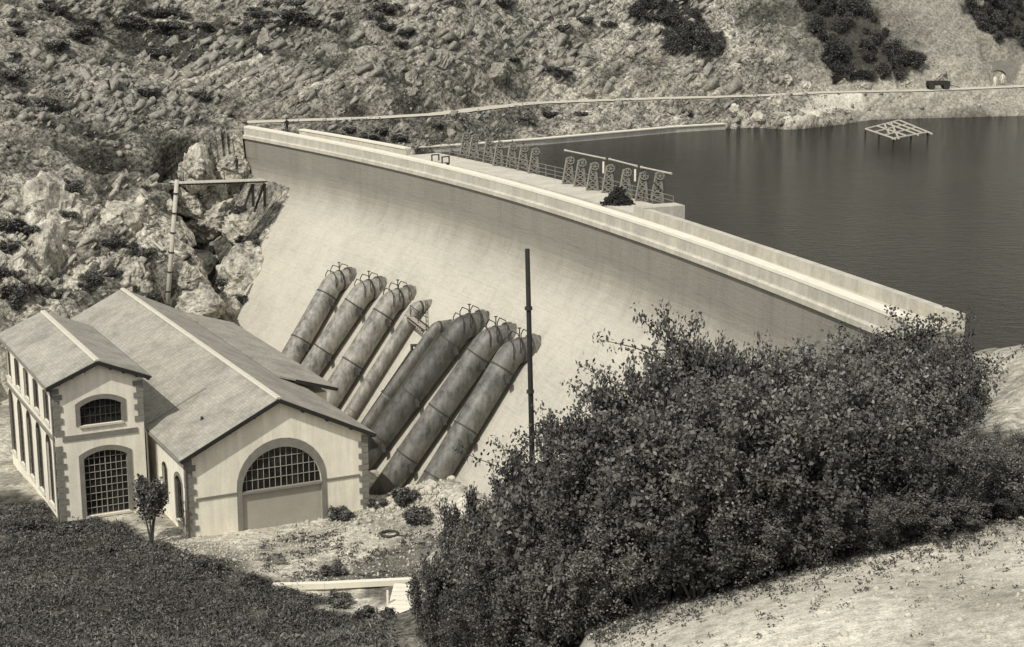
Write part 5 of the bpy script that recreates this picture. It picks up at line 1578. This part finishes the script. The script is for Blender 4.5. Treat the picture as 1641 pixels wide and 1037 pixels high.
# ------------------------------------------------------------------ labels that single out members of large groups
NTH = ['first', 'second', 'third', 'fourth', 'fifth', 'sixth', 'seventh', 'eighth', 'ninth', 'tenth', 'eleventh', 'twelfth', 'thirteenth', 'fourteenth', 'fifteenth', 'sixteenth', 'seventeenth', 'eighteenth', 'nineteenth', 'twentieth'] + ['twenty-' + q for q in ('first', 'second', 'third', 'fourth', 'fifth', 'sixth', 'seventh', 'eighth', 'ninth')] + ['thirtieth'] + ['thirty-' + q for q in ('first', 'second', 'third', 'fourth', 'fifth', 'sixth', 'seventh', 'eighth', 'ninth')] + ['fortieth'] + ['forty-' + q for q in ('first', 'second', 'third', 'fourth', 'fifth', 'sixth', 'seventh', 'eighth', 'ninth')]
def pix(o):
    z = o.location[2] + (2.0 * o.scale[2] if o.type == 'EMPTY' else 0)
    d = np.array([o.location[0], o.location[1], z]) - CAM
    w = d @ FW
    return PW / 2 + FPX * (d @ RT) / w, PH / 2 - FPX * (d @ UP) / w
def relabel(group, noun, zones, only=None):
    obs = [o for o in bpy.data.objects if o.parent is None and o.get('group') == group and (only is None or o.get('label') == only)]
    cells = {}
    for o in obs:
        u, v = pix(o)
        for k, (u0, u1, v0, v1, txt) in enumerate(zones):
            if u0 <= u < u1 and v0 <= v < v1:
                cells.setdefault(k, []).append((u, o)); break
    for k, lst in cells.items():
        lst.sort(key=lambda q: q[0])
        for i, (u, o) in enumerate(lst):
            o['label'] = '%s %s from the left, %s' % (NTH[min(i, 48)], noun, zones[k][4])
B_ = 1e5
hz_ = [(-B_, 380, -B_, 95, 'on the hilltop left of the dam'), (-B_, 380, 95, B_, 'on the slope above the left cliff'), (380, 740, -B_, 100, 'on the hilltop above the dam crest'), (380, 740, 100, B_, 'just above the road behind the dam'),
       (740, B_, -B_, 100, 'high on the rocky spur above the hoists'), (740, B_, 100, B_, 'low on the rocky spur above the road')]
relabel('bushes on the far hillside', 'dark bush', hz_)
relabel('rock outcrops on the far hillside', 'grey rock outcrop', hz_)
cz_ = [(-B_, 140, -B_, 390, 'high at the left end of the cliff'), (-B_, 140, 390, B_, 'low on the cliff above the wing roof'), (140, 275, -B_, 390, 'high on the cliff left of the mast'), (140, 275, 390, B_, 'low on the cliff above the main roof'),
       (275, B_, -B_, 390, 'high between the mast and the dam'), (275, B_, 390, B_, 'low between the mast and the dam')]
relabel('bushes on the left cliff', 'dark bush', cz_)
relabel('smaller rocks of the left cliff', 'small pale rock', cz_)
relabel('rocks on the lake bank', 'rough rock', [(-B_, 700, -B_, B_, 'on the bank behind the dam crest'), (700, 950, -B_, B_, 'on the bank behind the hoists'), (950, 1165, -B_, B_, 'on the bank above the quay wall'), (1165, B_, -B_, B_, 'in the rockfall beside the quay end')])
relabel('bushes on the lake bank', 'low dark bush', [(-B_, 680, -B_, B_, 'between upstream parapet and road'), (680, B_, -B_, B_, 'between quay wall and road')])
relabel('rocks beside the far road', 'pale rock', [(-B_, B_, -B_, B_, 'beside the far road below the wood')])
relabel('trees of the wooded gully', 'dark tree', [(-B_, B_, -B_, 10, 'along the top of the wooded gully'), (-B_, B_, 10, 45, 'in the middle of the wooded gully'), (-B_, B_, 45, B_, 'at the foot of the wooded gully')])
relabel('trees of the diagonal wood', 'dark tree', [(-B_, B_, -B_, 5, 'along the top of the diagonal wood'), (-B_, B_, 5, 40, 'in the upper part of the diagonal wood'), (-B_, B_, 40, 75, 'in the middle of the diagonal wood'), (-B_, B_, 75, 105, 'in the lower part of the diagonal wood'), (-B_, B_, 105, B_, 'at the foot of the diagonal wood')])
relabel('trees above the tunnel', 'dark tree', [(-B_, B_, -B_, 20, 'at the top of the wood over the tunnel'), (-B_, B_, 20, B_, 'low in the wood over the tunnel')])

relabel('shrubs of the foreground thicket', 'leafy shrub', [(-B_, B_, -B_, 600, 'in the back row of the thicket'), (-B_, B_, 600, 740, 'in the middle of the thicket'), (-B_, B_, 740, B_, 'in the front row of the thicket')], 'dense dark leafy shrub inside the foreground thicket')
